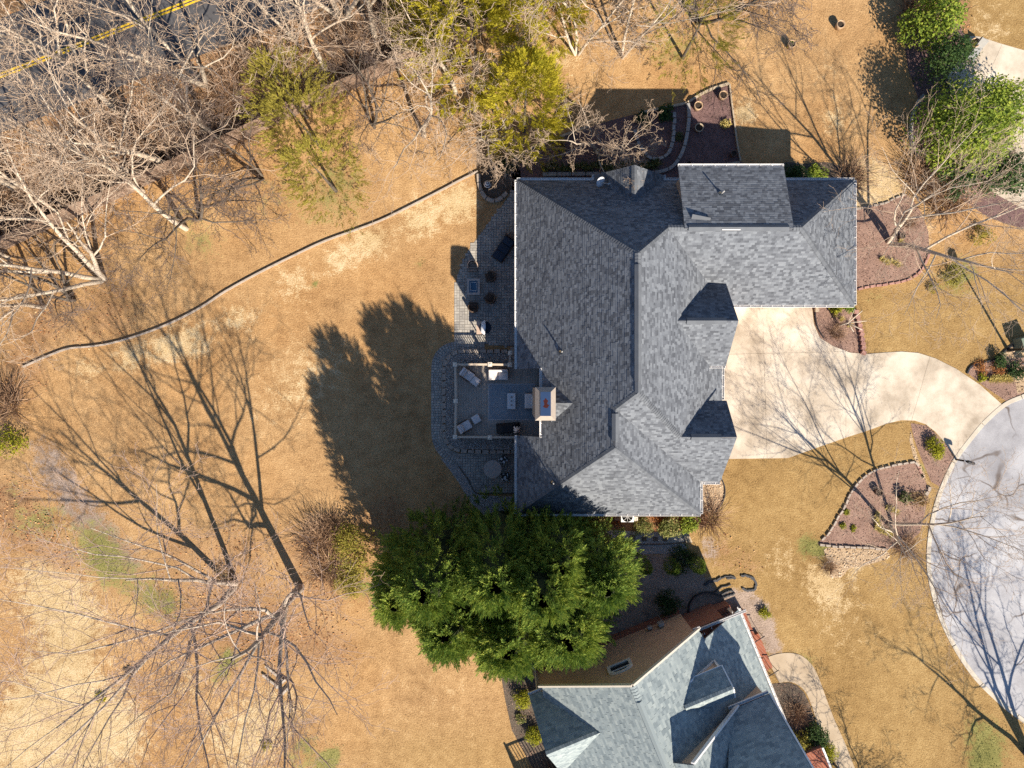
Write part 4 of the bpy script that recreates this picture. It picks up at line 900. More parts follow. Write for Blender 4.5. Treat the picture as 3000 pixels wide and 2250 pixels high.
bar((8.05, 1.55, 6.22), (9.9, 1.55, 4.95), .10, .10, 'trim', MAT['white']); bar((9.9, 1.55, 4.95), (9.9, 1.55, 6.0), .10, .10, 'trim', MAT['white']); bar((8.3, 1.48, 5.98), (10.05, 1.48, 5.98), .05, .06, 'trim', MAT['white'])
def ngut(a, b, out):
    go = gutter(nbh, nb(*a), nb(*b), (out[0], -out[1])); go.location = (0, 0, 0)
ngut((-.6, -.02, 3.55), (.45, -.02, 3.55), (0, -1)); ngut((12.6, .25, 2.85), (12.6, 8.3, 2.85), (1, 0)); ngut((9.6, 4.15, 5.42), (11.95, 4.15, 5.42), (0, -1))
ngut((9.5, -.30, 4.75), (9.9, -.30, 4.75), (0, -1)); ngut((9.9, .2, 4.6), (12.6, .2, 2.95), (0, -1))
nbm(MB().cyl(nb(-.05, -.12, .5), nb(-.05, -.12, 3.4), .05, None, 8), 'downspout', MAT['cream']); nbm(MB().cyl(nb(-.05, -.15, .35), nb(-.35, -.75, .12), .12, .16, 10), 'drain_elbow', MAT['util'])
# arched window
aw = MB(); cu, ch_, hw = 4.9, 4.15, .72
prof = [(cu - hw, ch_), (cu + hw, ch_), (cu + hw, ch_ + .85)] + [(cu + hw * math.cos(t), ch_ + .85 + .45 * math.sin(t)) for t in [k * math.pi / 10 for k in range(1, 10)]] + [(cu - hw, ch_ + .85)]
n_ = len(prof); ins = [(cu + (a - cu) * .76, ch_ + .13 + (b - ch_) * .80) for a, b in prof]
vs = lp([(a, -.09, b) for a, b in prof] + [(a, -.09, b) for a, b in ins] + [(a, .02, b) for a, b in prof] + [(a, -.01, b) for a, b in ins])
aw.add(vs, [(i, (i + 1) % n_, n_ + (i + 1) % n_, n_ + i) for i in range(n_)] + [((i + 1) % n_, i, 2 * n_ + i, 2 * n_ + (i + 1) % n_) for i in range(n_)] + [(n_ + i, n_ + (i + 1) % n_, 3 * n_ + (i + 1) % n_, 3 * n_ + i) for i in range(n_)])
awo = nbm(aw, 'arched_window', MAT['white'])
MB().add(lp([(a, -.015, b) for a, b in ins]), [tuple(range(n_))]).build('pane', MAT['glass'], awo); MB().box(nb(cu, -.06, ch_ + .85), (1.3, .05, .06)).build('muntin', MAT['white'], awo)
# meters, porch
mt = nbm(MB().box(nb(8.15, -.18, 1.5), (.35, .2, .55)), 'meter_box', MAT['hvac'], bevel=.02); nbm(MB().box(nb(7.45, -.15, 1.3), (.28, .16, .35)), 'meter_box', MAT['hvac'], bevel=.02)
nbm(MB().cyl(nb(8.3, -.15, .1), nb(8.3, -.15, 1.3), .03, None, 8), 'conduit', MAT['hvac'])
nbm(MB().box(nb(11.05, .62, .55), (2.9, .22, 1.1)), 'porch_wall', MAT['brick']); nbm(MB().box(nb(11.05, 1.7, .5), (2.7, 2.0, .9)), 'porch_floor', MAT['brick'])
for u in (9.75, 12.35): nbm(MB().box(nb(u, .75, 1.95), (.2, .2, 1.9)), 'porch_column', MAT['cream'], bevel=.01)
rl = nbm(MB().box(nb(11.05, .85, 2.0), (2.4, .05, .05)).box(nb(11.05, .85, 1.2), (2.4, .05, .05)), 'porch_railing', MAT['dark'])
for i in range(14): MB().box(nb(9.95 + .17 * i, .85, 1.6), (.02, .02, .8)).build('baluster', MAT['dark'], rl)
for u in (10.55, 11.55): MB().lathe([(.05, 0), (.14, .1), (.05, .2), (.14, .3), (.05, .4)], nb(u, .85, 1.4), 8).build('scroll', MAT['dark'], rl)
for i, u in enumerate((12.75, 13.1, 13.45)): nbm(MB().box(nb(u, 4.3, .42 - .14 * i), (.36, 2.3, .3)), 'brick_step', MAT['brick'])
for v in (3.15, 5.4):
    hr = bar((12.6, v, 1.35), (13.8, v, .95), .04, .04, 'hand_rail', MAT['dark'])
    for i in range(5): MB().box(nb(12.7 + .25 * i, v, .75 - .06 * i), (.025, .025, .95)).build('baluster', MAT['dark'], hr)
nbm(MB().box(nb(12.95, 2.2, .35), (.7, 1.6, .7)), 'porch_step', MAT['brick'])
nbm(MB().box(nb(13.3, 12.3, .55), (2.2, 3.2, 1.1)), 'brick_planter', MAT['brick'])
nbm(MB().box(nb(14.42, 12.3, 1.14), (.12, 3.2, .1)), 'planter_cap', MAT['white'])
# rear deck at the bottom edge
nd = thing('neighbour_deck', 'red-brown wooden deck with slatted rail at the bottom edge', 'deck', NBA, NBR)
for i in range(12): MB().box(nb(-3.2 + .2 * i, 8.2, .8), (.19, 4.6, .04)).build('board', MAT['redwood'], nd)
dr = MB().box(nb(-2.1, 5.9, 1.75), (2.6, .14, .05)).build('rail', MAT['redwood'], nd)
for i in range(14): MB().box(nb(-3.25 + .18 * i, 5.9, 1.25), (.045, .045, .95)).build('baluster', MAT['redwood'], dr)
for u in (-3.35, -.85): MB().box(nb(u, 5.9, .95), (.12, .12, 1.9)).build('post', MAT['redwood'], nd)
dr2 = MB().box(nb(-3.35, 8.2, 1.75), (.14, 4.6, .05)).build('rail', MAT['redwood'], nd)
for i in range(20): MB().box(nb(-3.35, 6.1 + .22 * i, 1.25), (.045, .045, .95)).build('baluster', MAT['redwood'], dr2)
cp = cap_line(nbh, nb(5.17, -.35, 8.4), nb(5.17, 4.4, 8.4), MAT['shingle_nb'], .34); cp.location = (0, 0, 0)
v_ = vent_line(nbh, nb(5.17, .5, 8.4), nb(5.17, 4.2, 8.4), MAT['shingle_nb']); v_.location = (0, 0, 0)
for a, b in (((-.6, 2.32, 6.05), (2.4, 2.32, 6.05)), ((7.3, 2.42, 6.95), (10.05, 2.42, 6.95)), ((9.0, 7.4, 10.2), (11.95, 7.4, 10.2))):
    cp = cap_line(nbh, nb(*a), nb(*b), MAT['shingle_nb'], .3); cp.location = (0, 0, 0)
# ------------------------------------------------------------------ deck behind the main house
DZ = .92
deck = thing('deck', 'grey-brown board deck with tan post railing behind the house', 'deck', (-3.45, -3.2, 0))
MB().box((-.68, -1.02, .72), (5.5, 4.3, .3)).build('deck_frame', MAT['deckwood'], deck, world=True)
bme = MB().box((0, 0, 0), (.149, 4.42, .035)).mesh('board'); bme.materials.append(MAT['deckwood'])
for i in range(35):
    link('board', bme, None, deck, loc=Vector((-3.36 + .157 * i, -1.02, DZ - .018)) - deck.location)
posts = [(-3.42, 1.17), (-1.32, 1.17), (-.14, 1.15), (-.12, 1.88), (-3.38, -1.02), (-3.42, -3.18), (-1.33, -3.2)]
for x, y in posts:
    lo = y > 1.5
    z0, z1 = (0, 1.6) if lo else (0, DZ + 1.0)
    po = MB().box((x, y, (z0 + z1) / 2), (.13, .13, z1 - z0)).build('post', MAT['railtan'], deck, world=True)
    MB().box((x, y, z1 + .02), (.26, .26, .05)).box((x, y, z1 + .06), (.2, .2, .04), 0, .3).build('post_cap', MAT['cream'], po)
balme = MB().box((0, 0, 0), (.032, .032, .84)).mesh('baluster'); balme.materials.append(MAT['railtan'])
def rail(a, b, zb):
    a, b = Vector((a[0], a[1], zb)), Vector((b[0], b[1], zb)); d = b - a; ang = math.atan2(d.y, d.x); c = (a + b) / 2; L = d.length - .13
    r = MB().box(c + Vector((0, 0, .96)), (L, .125, .035), ang).box(c + Vector((0, 0, .10)), (L, .05, .05), ang).build('rail', MAT['railtan'], deck, world=True)
    n = int(L / .125)
    for i in range(1, n): link('baluster', balme, None, r, loc=a.lerp(b, (i + .5) / (n + .5)) + Vector((0, 0, .52)))
for a, b, z in (((-3.42, 1.17), (-1.32, 1.17), DZ), ((-1.32, 1.17), (-.14, 1.15), DZ), ((-.14, 1.15), (-.12, 1.88), .55), ((-3.42, 1.17), (-3.38, -1.02), DZ), ((-3.38, -1.02), (-3.42, -3.18), DZ), ((-3.42, -3.18), (-1.33, -3.2), DZ), ((-1.33, -3.2), (.7, -3.2), DZ)): rail(a, b, z)
for i in range(4): MB().box((.33, 1.32 + .28 * i, .78 - .2 * i), (.85, .27, .045)).build('stair_tread', MAT['deckwood'], deck, world=True)
rug = thing('rug', 'blue-grey patterned outdoor rug lying on the deck boards', 'rug', (g(1431, 1231, DZ).x, g(1431, 1231, DZ).y, DZ))
m_rug, nt, b_ = new_mat('rug_weave'); co = coord(nt)
ck = nt.nodes.new('ShaderNodeTexVoronoi'); ck.inputs['Scale'].default_value = 9.0; ck.distance = 'CHEBYCHEV'; ck.inputs['Randomness'].default_value = .35; nt.links.new(co, ck.inputs[0])
nt.links.new(ramp(nt, [(0.15, (0.16, 0.18, 0.20)), (0.4, (0.30, 0.33, 0.35)), (0.6, (0.21, 0.235, 0.26))], ck.outputs['Distance']), b_.inputs['Base Color']); b_.inputs['Roughness'].default_value = .95
p0, p1 = g(1431, 1231, DZ), g(1568, 1124, DZ)
MB().box(((p0.x + p1.x) / 2, (p0.y + p1.y) / 2, DZ + .008), (p1.x - p0.x, p1.y - p0.y, .01)).build('weave', m_rug, rug, world=True)
bd_ = MB()
for yy in (p0.y + .02, p1.y - .02): bd_.box(((p0.x + p1.x) / 2, yy, DZ + .014), (p1.x - p0.x, .03, .008))
for xx in (p0.x + .02, p1.x - .02): bd_.box((xx, (p0.y + p1.y) / 2, DZ + .0145), (.03, p1.y - p0.y - .07, .008))
bd_.build('border', MAT['cushion'], rug, world=True)

def cushion(parent, c, d, mat, name='cushion', rz=0, rx=0, ry=0):
    return MB().box((0, 0, 0), d).build(name, mat, parent, bevel=min(d) * .38, seg=3, smooth=True, loc=c, rot=(rx, ry, rz))
def lounge(px, ang, label):
    p = g(*px, DZ + .4); t = thing('lounge_chair', label, 'lounge chair', (p.x, p.y, DZ), ang, 'cushioned lounge chairs on the deck')
    f = MB()
    for x in (-.34, .28):
        for y in (-.28, .28): f.box((x, y, .15), (.06, .06, .3))
    f.box((0, 0, .30), (.72, .64, .06)); f.build('frame', MAT['wicker'], t)
    cushion(t, (.06, 0, .40), (.62, .56, .14), MAT['cushion'], 'seat_cushion'); cushion(t, (-.30, 0, .62), (.16, .56, .52), MAT['cushion'], 'back_cushion', 0, 0, -.35); cushion(t, (-.19, 0, .62), (.12, .46, .3), MAT['cushion'], 'pillow', 0, 0, -.35)
    for y in (-.33, .33): MB().box((-.02, y, .48), (.62, .06, .05)).box((.25, y, .38), (.05, .05, .2)).build('arm', MAT['wicker'], t, bevel=.01)
def ottoman(px, ang, label):
    p = g(*px, DZ + .4); t = thing('ottoman', label, 'ottoman', (p.x, p.y, DZ), ang, 'deck ottomans')
    MB().box((0, 0, .16), (.46, .46, .3)).build('base', MAT['wicker'], t); cushion(t, (0, 0, .37), (.5, .5, .13), MAT['cushion'])
lounge((1370, 1098), -.62, 'sunlit pale cushioned lounge chair in the top corner of the deck')
ottoman((1393, 1117), -.62, 'square pale ottoman at the foot of the sunlit lounge chair')
lounge((1363, 1249), .52, 'shaded pale lounge chair in the lower corner of the deck')
ottoman((1395, 1228), .52, 'pale square ottoman set apart from the shaded lounge chair')
p = g(1460, 1097, DZ + .4)
sofa = thing('sofa', 'pale cushioned loveseat against the top deck rail', 'sofa', (p.x, p.y, DZ))
MB().box((0, .05, .18), (1.2, .7, .3)).box((0, .36, .42), (1.2, .1, .5)).build('frame', MAT['wicker'], sofa)
cushion(sofa, (-.3, -.03, .40), (.6, .62, .16), MAT['cushion'], 'seat_cushion'); cushion(sofa, (.3, -.03, .40), (.6, .62, .16), MAT['cushion'], 'seat_cushion'); cushion(sofa, (0, .25, .6), (1.18, .16, .4), MAT['cushion'], 'back_cushion', 0, .2)
p = g(1498, 1175, DZ + .4)
ct = thing('coffee_table', 'low white rectangular coffee table in the middle of the rug', 'coffee table', (p.x, p.y, DZ + .016))
MB().box((0, 0, .40), (.5, .96, .045)).build('table_top', MAT['whitetop'], ct, bevel=.008)
for x in (-.2, .2):
    for y in (-.43, .43): MB().box((x, y, .19), (.05, .05, .38)).build('leg', MAT['dark'], ct)
for i, dy in enumerate((-.24, .0, .24)):
    c = thing('candle_holder', ['small dark candle holder at the lower end of the white coffee table', 'small dark candle holder in the middle of the white coffee table', 'small dark candle holder at the upper end of the white coffee table'][i], 'candle holder', (p.x, p.y + dy, DZ + .438), 0, 'candle holders on the coffee table')
    MB().lathe([(.001, 0), (.045, 0), (.04, .07), (.03, .07), (.03, .02), (.001, .02)], (0, 0, 0), 12).build('cup', MAT['dark'], c, smooth=True); MB().cyl((0, 0, .02), (0, 0, .055), .024, None, 10).build('candle', MAT['cushion'], c)
p = g(1556, 1175, DZ + .4)
ac = thing('armchair', 'pale armchair with a patterned pillow between rug and chimney', 'armchair', (p.x, p.y, DZ + .016))
MB().box((.0, 0, .17), (.74, .98, .3)).build('frame', MAT['wicker'], ac); cushion(ac, (-.06, 0, .40), (.66, .92, .16), MAT['cushion'], 'seat_cushion'); cushion(ac, (.28, 0, .62), (.16, .96, .45), MAT['cushion'], 'back_cushion', 0, 0, .25)
cushion(ac, (.12, 0, .56), (.12, .62, .22), MAT['whitetop'], 'pillow', 0, 0, .3)
p = g(1488, 1254, DZ + .5)
gc = thing('covered_grill', 'barbecue grill under a black cover near the lower deck rail', 'grill', (p.x, p.y, DZ), .08)
MB().add([(-.72, -.3, 0), (.72, -.3, 0), (.72, .3, 0), (-.72, .3, 0), (-.66, -.28, .85), (.6, -.30, .9), (.62, .26, .88), (-.68, .2, .84), (-.3, -.22, 1.1), (.32, -.24, 1.14), (.3, .2, 1.12), (-.32, .18, 1.08)],
         [(0, 1, 5, 4), (1, 2, 6, 5), (2, 3, 7, 6), (3, 0, 4, 7), (4, 5, 9, 8), (5, 6, 10, 9), (6, 7, 11, 10), (7, 4, 8, 11), (8, 9, 10, 11)]).build('cover', MAT['black'], gc, bevel=.03)
MB().box((-.3, -.29, .1), (.04, .02, .2)).build('cover_strap', MAT['dark'], gc)
p = g(1515, 1262, DZ + 2.3)
um = thing('patio_umbrella', 'folded striped patio umbrella standing beside the black grill cover', 'umbrella', (p.x, p.y, DZ))
MB().cyl((0, 0, 0), (0, 0, 2.5), .022, None, 8).build('pole', MAT['dark'], um); MB().lathe([(.001, 0), (.24, 0), (.22, .06), (.05, .1)], (0, 0, 0), 18).build('stand', MAT['dark'], um, smooth=True)
fold = MB()
for k in range(8):
    t = k * math.pi / 4; r = .26 if k % 2 else .2; c_, s_ = math.cos(t), math.sin(t); q = Vector((-s_, c_, 0)) * .05
    tip = Vector((c_ * r, s_ * r, 1.3)); fold.add([(0, 0, 2.45), tip + q, tip - q, (c_ * .04, s_ * .04, 1.2), Vector((c_ * r * .6, s_ * r * .6, 2.0)) + q * .9, Vector((c_ * r * .6, s_ * r * .6, 2.0)) - q * .9], [(0, 4, 5), (4, 1, 2, 5), (1, 3, 2)])
fold.build('canopy', MAT['cushion'], um)

# ------------------------------------------------------------------ patio furniture
def barrel(px, ang, label, rim):
    p = g(*px, .5); t = thing('barrel_chair', label, 'patio chair', (p.x, p.y, .03), ang, 'wicker barrel chairs round the fire table')
    n = 14; outer = []; 
    for k in range(n + 1):
        th = math.radians(-20) + math.radians(220) * k / n; outer.append((.33 * math.cos(th), .36 * math.sin(th) + .02))
    m = MB(); vs = []
    for k, (x, y) in enumerate(outer):
        hh = .52 + .24 * max(0, math.sin(math.pi * k / n)) ; s = .84
        vs += [(x, y, .1), (x, y, hh), (x * s, y * s, hh), (x * s, y * s, .35)]
    fs = []
    for k in range(n):
        for j in range(3): fs.append((4 * k + j, 4 * k + 4 + j, 4 * k + 5 + j, 4 * k + 1 + j))
    m.add(vs, fs); m.build('shell', MAT['wicker'], t)
    rm = MB()
    pts = [Vector((x * .92, y * .92, .53 + .24 * max(0, math.sin(math.pi * k / n)))) for k, (x, y) in enumerate(outer)]
    for a, b in zip(pts, pts[1:]): rm.cyl(a, b, .035, None, 6)
    rm.build('rim', rim, t, smooth=True)
    for k in range(5): MB().box((0, -.24 + .1 * k, .36), (.52, .045, .03)).build('seat_slat', MAT['rimwood'] if rim is MAT['rimwood'] else MAT['wicker'], t)
    MB().box((0, -.05, .30), (.52, .5, .03)).build('seat', MAT['wicker'], t)
    for x in (-.25, .25): MB().box((x, -.26, .17), (.04, .04, .34)).build('leg', MAT['wicker'], t)
barrel((1385, 781), 0, 'sunlit wicker barrel chair above the fire table', MAT['rimwood'])
barrel((1436, 810), math.radians(-75), 'dark wicker chair beside the upper house side of the fire table', MAT['wicker'])
barrel((1435, 873), math.radians(-130), 'dark wicker chair beside the lower house side of the fire table', MAT['wicker'])
barrel((1386, 898), math.pi, 'shaded wicker barrel chair below the fire table', MAT['wicker'])
p = g(1387, 840, .6); ft = thing('fire_table', 'rectangular fire table with blue glass centre among wicker chairs', 'fire table', (p.x, p.y, .03))
fr = MB()
for s in (-1, 1): fr.box((s * .33, 0, .56), (.14, 1.0, .05)); fr.box((0, s * .43, .5605), (.52, .14, .05))
fr.build('table_top', MAT['tabletop'], ft); MB().box((0, 0, .27), (.66, .86, .54)).build('base', MAT['wicker'], ft)
MB().box((0, 0, .55), (.51, .71, .02)).build('fire_bed', M_plain('blue_fire_glass', (0.04, 0.10, 0.16), .25), ft); wg = MB()
for s in (-1, 1): wg.box((s * .18, 0, .60), (.015, .5, .10)); wg.box((0, s * .25, .60), (.375, .015, .10))
wg.build('glass_guard', MAT['whitetop'], ft)
p = g(1476, 727, .5); dl = thing('outdoor_daybed', 'long navy cushioned daybed standing askew by the house wall', 'daybed', (p.x, p.y, .03), math.radians(56))
MB().box((0, 0, .16), (1.62, .78, .28)).build('frame', MAT['wicker'], dl)
for x in (-.53, .0): cushion(dl, (x, 0, .37), (.52, .72, .15), MAT['navy'], 'seat_cushion')
cushion(dl, (.5, 0, .42), (.46, .72, .18), MAT['navy'], 'head_cushion', 0, 0, -.2); MB().box((.78, 0, .5), (.07, .8, .5)).build('headboard', MAT['wicker'], dl)
p = g(1416, 960, .9); bq = thing('barbecue', 'barbecue with its silver hood raised at the edge of the patio shade', 'barbecue', (p.x, p.y, .03))
MB().lathe([(.001, .55), (.2, .58), (.34, .7), (.38, .86), (.35, .88), (.2, .72), (.001, .7)], (.12, 0, 0), 20).build('bowl', MAT['navy'], bq, smooth=True)
MB().add([(-.02, -.42, .88), (-.02, .40, .88), (.12, .46, 1.15), (.16, 0, 1.4), (.10, -.44, 1.1), (-.14, -.3, 1.3), (-.1, .3, 1.35)], [(0, 4, 3, 5), (5, 3, 6), (6, 3, 2, 1), (0, 5, 6, 1)]).build('hood', MAT['whitetop'], bq, smooth=True)
MB().box((-.26, 0, .82), (.32, .8, .04)).build('side_shelf', MAT['rimwood'], bq)
for x, y in ((-.35, -.35), (-.35, .35), (.3, -.25), (.3, .25)): MB().box((x, y, .4), (.05, .05, .8)).build('leg', MAT['dark'], bq)
p = g(1443, 1374, .72); rt = thing('round_table', 'round stone-topped dining table on the shaded lower patio', 'table', (p.x, p.y, .03))
MB().lathe([(.001, .70), (.53, .70), (.55, .72), (.55, .735), (.001, .74)], (0, 0, 0), 36).build('table_top', MAT['tabletop'], rt, smooth=False); MB().lathe([(.001, 0), (.28, 0), (.25, .05), (.08, .12), (.07, .6), (.2, .7)], (0, 0, 0), 18).build('pedestal', MAT['dark'], rt, smooth=True)
m_fl, nt, b_ = new_mat('flower_print'); vo = nt.nodes.new('ShaderNodeTexVoronoi'); vo.inputs['Scale'].default_value = 5.5; nt.links.new(coord(nt), vo.inputs[0])
nt.links.new(ramp(nt, [(.2, (.62, .60, .57)), (.42, (.55, .53, .5)), (.5, (.05, .05, .05)), (.8, (.03, .03, .03))], vo.outputs['Distance']), b_.inputs['Base Color']); b_.inputs['Roughness'].default_value = .95
for (x, y), a, lb in (((1475, 1347), .7, 'dining chair with flower-print cushion above the round table'), ((1480, 1397), .15, 'dining chair with flower-print cushion beside the lower edge of the round table')):
    p = g(x, y, .45); t = thing('dining_chair', lb, 'dining chair', (p.x, p.y, .03), a, 'patterned dining chairs')
    cushion(t, (0, 0, .46), (.46, .46, .09), m_fl, 'seat_cushion'); MB().box((0, 0, .40), (.46, .46, .04)).build('seat', MAT['dark'], t); MB().box((.24, 0, .68), (.03, .46, .5), 0, 1, 0, .15).build('backrest', MAT['dark'], t)
    for sx in (-.2, .2):
        for sy in (-.2, .2): MB().box((sx, sy, .2), (.03, .03, .4)).build('leg', MAT['dark'], t)
p = g(1428, 537, .8); so = thing('striped_planter', 'round blue and white striped garden urn in the shaded corner bed', 'urn', (p.x, p.y, 0))
ob = MB(); 
def ring(r0, z0, r1, z1): return MB().lathe([(r0, z0), (r1, z1)], (0, 0, 0), 24)
pr = [(.001, .95), (.05, .94), (.10, .90), (.16, .82), (.20, .72), (.23, .6), (.22, .45), (.17, .25), (.13, 0)]
for i in range(len(pr) - 1): ring(*pr[i], *pr[i + 1]).build('glaze_band', MAT['whitetop'] if i % 2 == 0 else MAT['navy'], so, smooth=True)
# corner bed round the urn
cb = make_bed('corner', 'corner_bed', [(1408, 505), (1425, 500), (1470, 470), (1520, 470), (1530, 540), (1490, 570), (1470, 590), (1445, 592), (1420, 575), (1408, 545)], 'soil', 'chip', 40, smooth=False)
timber_edge(cb, [(1402, 512), (1404, 540), (1412, 565), (1425, 582), (1445, 590), (1465, 584), (1485, 566)], .22, .24, .6, MAT['stone'], 'wall_block')

# pots
def pot(px, r, h, label, mat='pot', plant=None):
    p = g(px[0], px[1], h); t = thing('plant_pot', label, 'plant pot', (p.x, p.y, .01))
    MB().lathe([(.001, 0), (r * .72, 0), (r * .95, h * .7), (r, h), (r * .84, h), (r * .80, h * .8), (.001, h * .8)], (0, 0, 0), 22).build('vessel', MAT[mat], t, smooth=True)
    MB().lathe([(.001, h * .82), (r * .82, h * .81)], (0, 0, 0), 18).build('soil', MAT['potsoil'], t)
    return t, h
POTS = [((2120, 277), .27, .5, 'empty round clay pot nearest the upper corner of the mulch bed', 'pot'), ((2047, 308), .27, .55, 'round clay pot with dry stems by the sunlit bed timber', 'pot'), ((2049, 373), .27, .45, 'round clay pot half in shade in the mulch bed', 'tanwood'),
        ((2151, 449), .2, .4, 'small dark pot in the shaded corner of the mulch bed', 'potdark'), ((2019, 479), .16, .35, 'smallest dark pot beside the dormer wall', 'potdark'),
        ((2464, 70), .26, .5, 'empty clay pot alone on the open upper lawn', 'pot'), ((2321, 127), .24, .5, 'clay pot with a green plant on the open upper lawn', 'pot'), ((2577, 1443), .24, .4, 'dark empty pot beside the front tree trunk', 'potdark'), ((2858, 124), .3, .4, 'pot with green plant at the corner of the pale drive', 'pot'), ((2645, 690), .2, .35, 'small dark pot in the red mulch bed', 'potdark')]
potobj = [pot(*q) for q in POTS]
p = g(1835, 1516, .8); hv = thing('air_conditioner', 'pale air conditioner with round fan grille under the lower eave', 'air conditioner', (p.x, p.y, 0))
MB().box((0, .12, .05), (1.25, .9, .1)).build('pad', MAT['kerb'], hv); MB().box((.05, .1, .5), (.8, .74, .8)).build('cabinet', MAT['whitetop'], hv, bevel=.03)
MB().lathe([(.001, 0), (.3, 0), (.32, .02), (.3, .03)], (.05, .06, .9), 22).build('fan_grille', MAT['dark'], hv)
for k in range(4): MB().box((.05, .06, .935), (.56, .03, .015), k * math.pi / 4).build('grille_bar', MAT['hvac'], hv)
MB().box((.62, -.15, .35), (.28, .25, .3)).build('control_box', MAT['cream'], hv)

# ------------------------------------------------------------------ fence along the woods
fence = thing('wood_fence', 'weathered brown board fence along the edge of the woods', 'fence')
fp = resample([g(x, y) for x, y in FENCE], .15); per = 16; fr_ = random.Random(2)
postme = MB().box((0, 0, .95), (.1, .1, 1.9)).mesh('post'); postme.materials.append(MAT['fence'])
for i in range(0, len(fp) - 2, per):
    s = fp[i:i + per + 1]
    if len(s) < 3: break
    m = MB()
    for a, b in zip(s, s[1:]):
        d = b - a; c = (a + b) / 2; hh = 1.8 + fr_.uniform(-.02, .02); m.box((c.x, c.y, hh / 2), (.142, .02, hh), math.atan2(d.y, d.x))
    pn = m.build('board_panel', MAT['fence'], fence, kind='stuff'); d = s[-1] - s[0]; c = (s[0] + s[-1]) / 2; nn = Vector((-d.y, d.x, 0)).normalized() * .04
    for z in (.4, 1.5): MB().box((c.x + nn.x, c.y + nn.y, z), (d.length, .04, .09), math.atan2(d.y, d.x)).build('rail', MAT['fence'], fence)
    link('post', postme, None, fence, loc=(s[0].x + nn.x * 2.4, s[0].y + nn.y * 2.4, 0))

# ------------------------------------------------------------------ street furniture on the kerb side
p = g(2953, 1026); lamp = thing('street_lamp', 'tall dark street lamp post at the bed by the turning circle', 'street lamp', (p.x, p.y, 0))
MB().cyl((0, 0, 0), (0, 0, 5.4), .075, .05, 12).build('post', MAT['dark'], lamp, smooth=True); MB().cyl((0, 0, 0), (0, 0, .5), .12, .1, 12).build('base', MAT['dark'], lamp); MB().lathe([(.02, 5.4), (.2, 5.45), (.26, 5.75), (.05, 6.0), (.001, 6.05)], (0, 0, 0), 12).build('lantern', MAT['whitetop'], lamp)
p = g(2990, 1008); ub = thing('utility_box', 'low green utility cabinet at the edge beyond the lamp post', 'utility box', (p.x, p.y, 0), .3)
MB().box((0, 0, .45), (.95, .85, .9)).build('cabinet', MAT['util'], ub, bevel=.04); MB().box((0, 0, .92), (1.0, .9, .05)).build('lid', MAT['util'], ub, bevel=.02)
p = g(2996, 1064); mx_ = thing('yard_sign', 'small white sign among the shrubs past the lamp post', 'sign', (p.x, p.y, 0), .2)
MB().box((0, 0, .5), (.5, .05, .35)).build('board', MAT['whitetop'], mx_); MB().box((0, .04, .25), (.05, .03, .5)).build('stake', MAT['dark'], mx_)
p = g(2800, 1346); mbx = thing('mailbox', 'dark mailbox on a pale post at the kerb by the driveway', 'mailbox', (p.x, p.y, 0), -.35)
MB().box((0, 0, .55), (.1, .1, 1.1)).build('post', MAT['dark'], mbx); MB().box((.15, 0, 1.05), (.5, .08, .06)).build('arm', MAT['whitetop'], mbx); MB().box((.22, 0, 1.18), (.48, .18, .2)).build('box', MAT['dark'], mbx, bevel=.06, seg=3)
p = g(2390, 907); sb = thing('stone_block', 'small tan concrete block in the driveway bed', 'block', (p.x, p.y, .01)); MB().box((0, 0, .12), (.24, .3, .24)).build('block', MAT['tanwood'], sb, bevel=.015)
gt = thing('garden_gate', 'thin iron gate at the corner of the pale concrete drive', 'gate', g(2850, 130))
ga, gb_ = g(2845, 132), g(2800, 195); d = gb_ - ga
for z in (1.1, .2): MB().cyl((ga.x, ga.y, z), (gb_.x, gb_.y, z), .03).build('rail', MAT['dark'], gt, world=True)
for k in range(12):
    q = ga.lerp(gb_, k / 11); MB().cyl((q.x, q.y, 0), (q.x, q.y, 1.2), .015, None, 6).build('bar', MAT['dark'], gt, world=True)
ph = g(2833, 160); pch = thing('patio_lounger', 'grey lounge chair on the pale drive beside the gate', 'lounge chair', (ph.x + .3, ph.y, .03), 1.0)
MB().box((0, 0, .3), (1.1, .5, .05)).build('seat', MAT['hvac'], pch); MB().box((.6, 0, .5), (.5, .5, .04), 0, 1, 0, -.9).build('backrest', MAT['hvac'], pch)
for sx in (-.5, .5):
    for sy in (-.22, .22): MB().box((sx, sy, .14), (.03, .03, .28)).build('leg', MAT['dark'], pch)
# torn black edging lying in the side yard
ed1 = thing('plastic_edging', 'curved strip of black plastic edging running out of the neighbour porch bed', 'edging')
ribbon([Vector((q.x, q.y, 0)) for q in spline([g(x, y) for x, y in ((2016, 1795), (2018, 1770), (2032, 1748), (2055, 1736), (2085, 1735), (2105, 1742), (2122, 1750))], 6)], .07, 0, .2).build('strip', MAT['hose'], ed1)
ed2 = thing('torn_landscape_fabric', 'torn black landscape fabric lying in loops on the bare side yard', 'fabric')
rr = random.Random(8)
for pts in ([(2064, 1715), (2075, 1704), (2100, 1700), (2112, 1692)], [(2115, 1692), (2140, 1688), (2153, 1694), (2130, 1694)], [(2170, 1686), (2190, 1687), (2208, 1695), (2214, 1712), (2208, 1726), (2190, 1730), (2174, 1722)], [(2090, 1735), (2110, 1722), (2140, 1712)], [(2122, 1750), (2135, 1745), (2152, 1738)], [(2112, 1742), (2130, 1732), (2146, 1730)], [(2195, 1690), (2212, 1703)]):
    ribbon([Vector((q.x + rr.uniform(-.03, .03), q.y + rr.uniform(-.03, .03), 0)) for q in spline([g(x, y) for x, y in pts], 5)], rr.uniform(.05, .16), .0, rr.uniform(.04, .14)).build('fabric_strip', MAT['hose'], ed2)
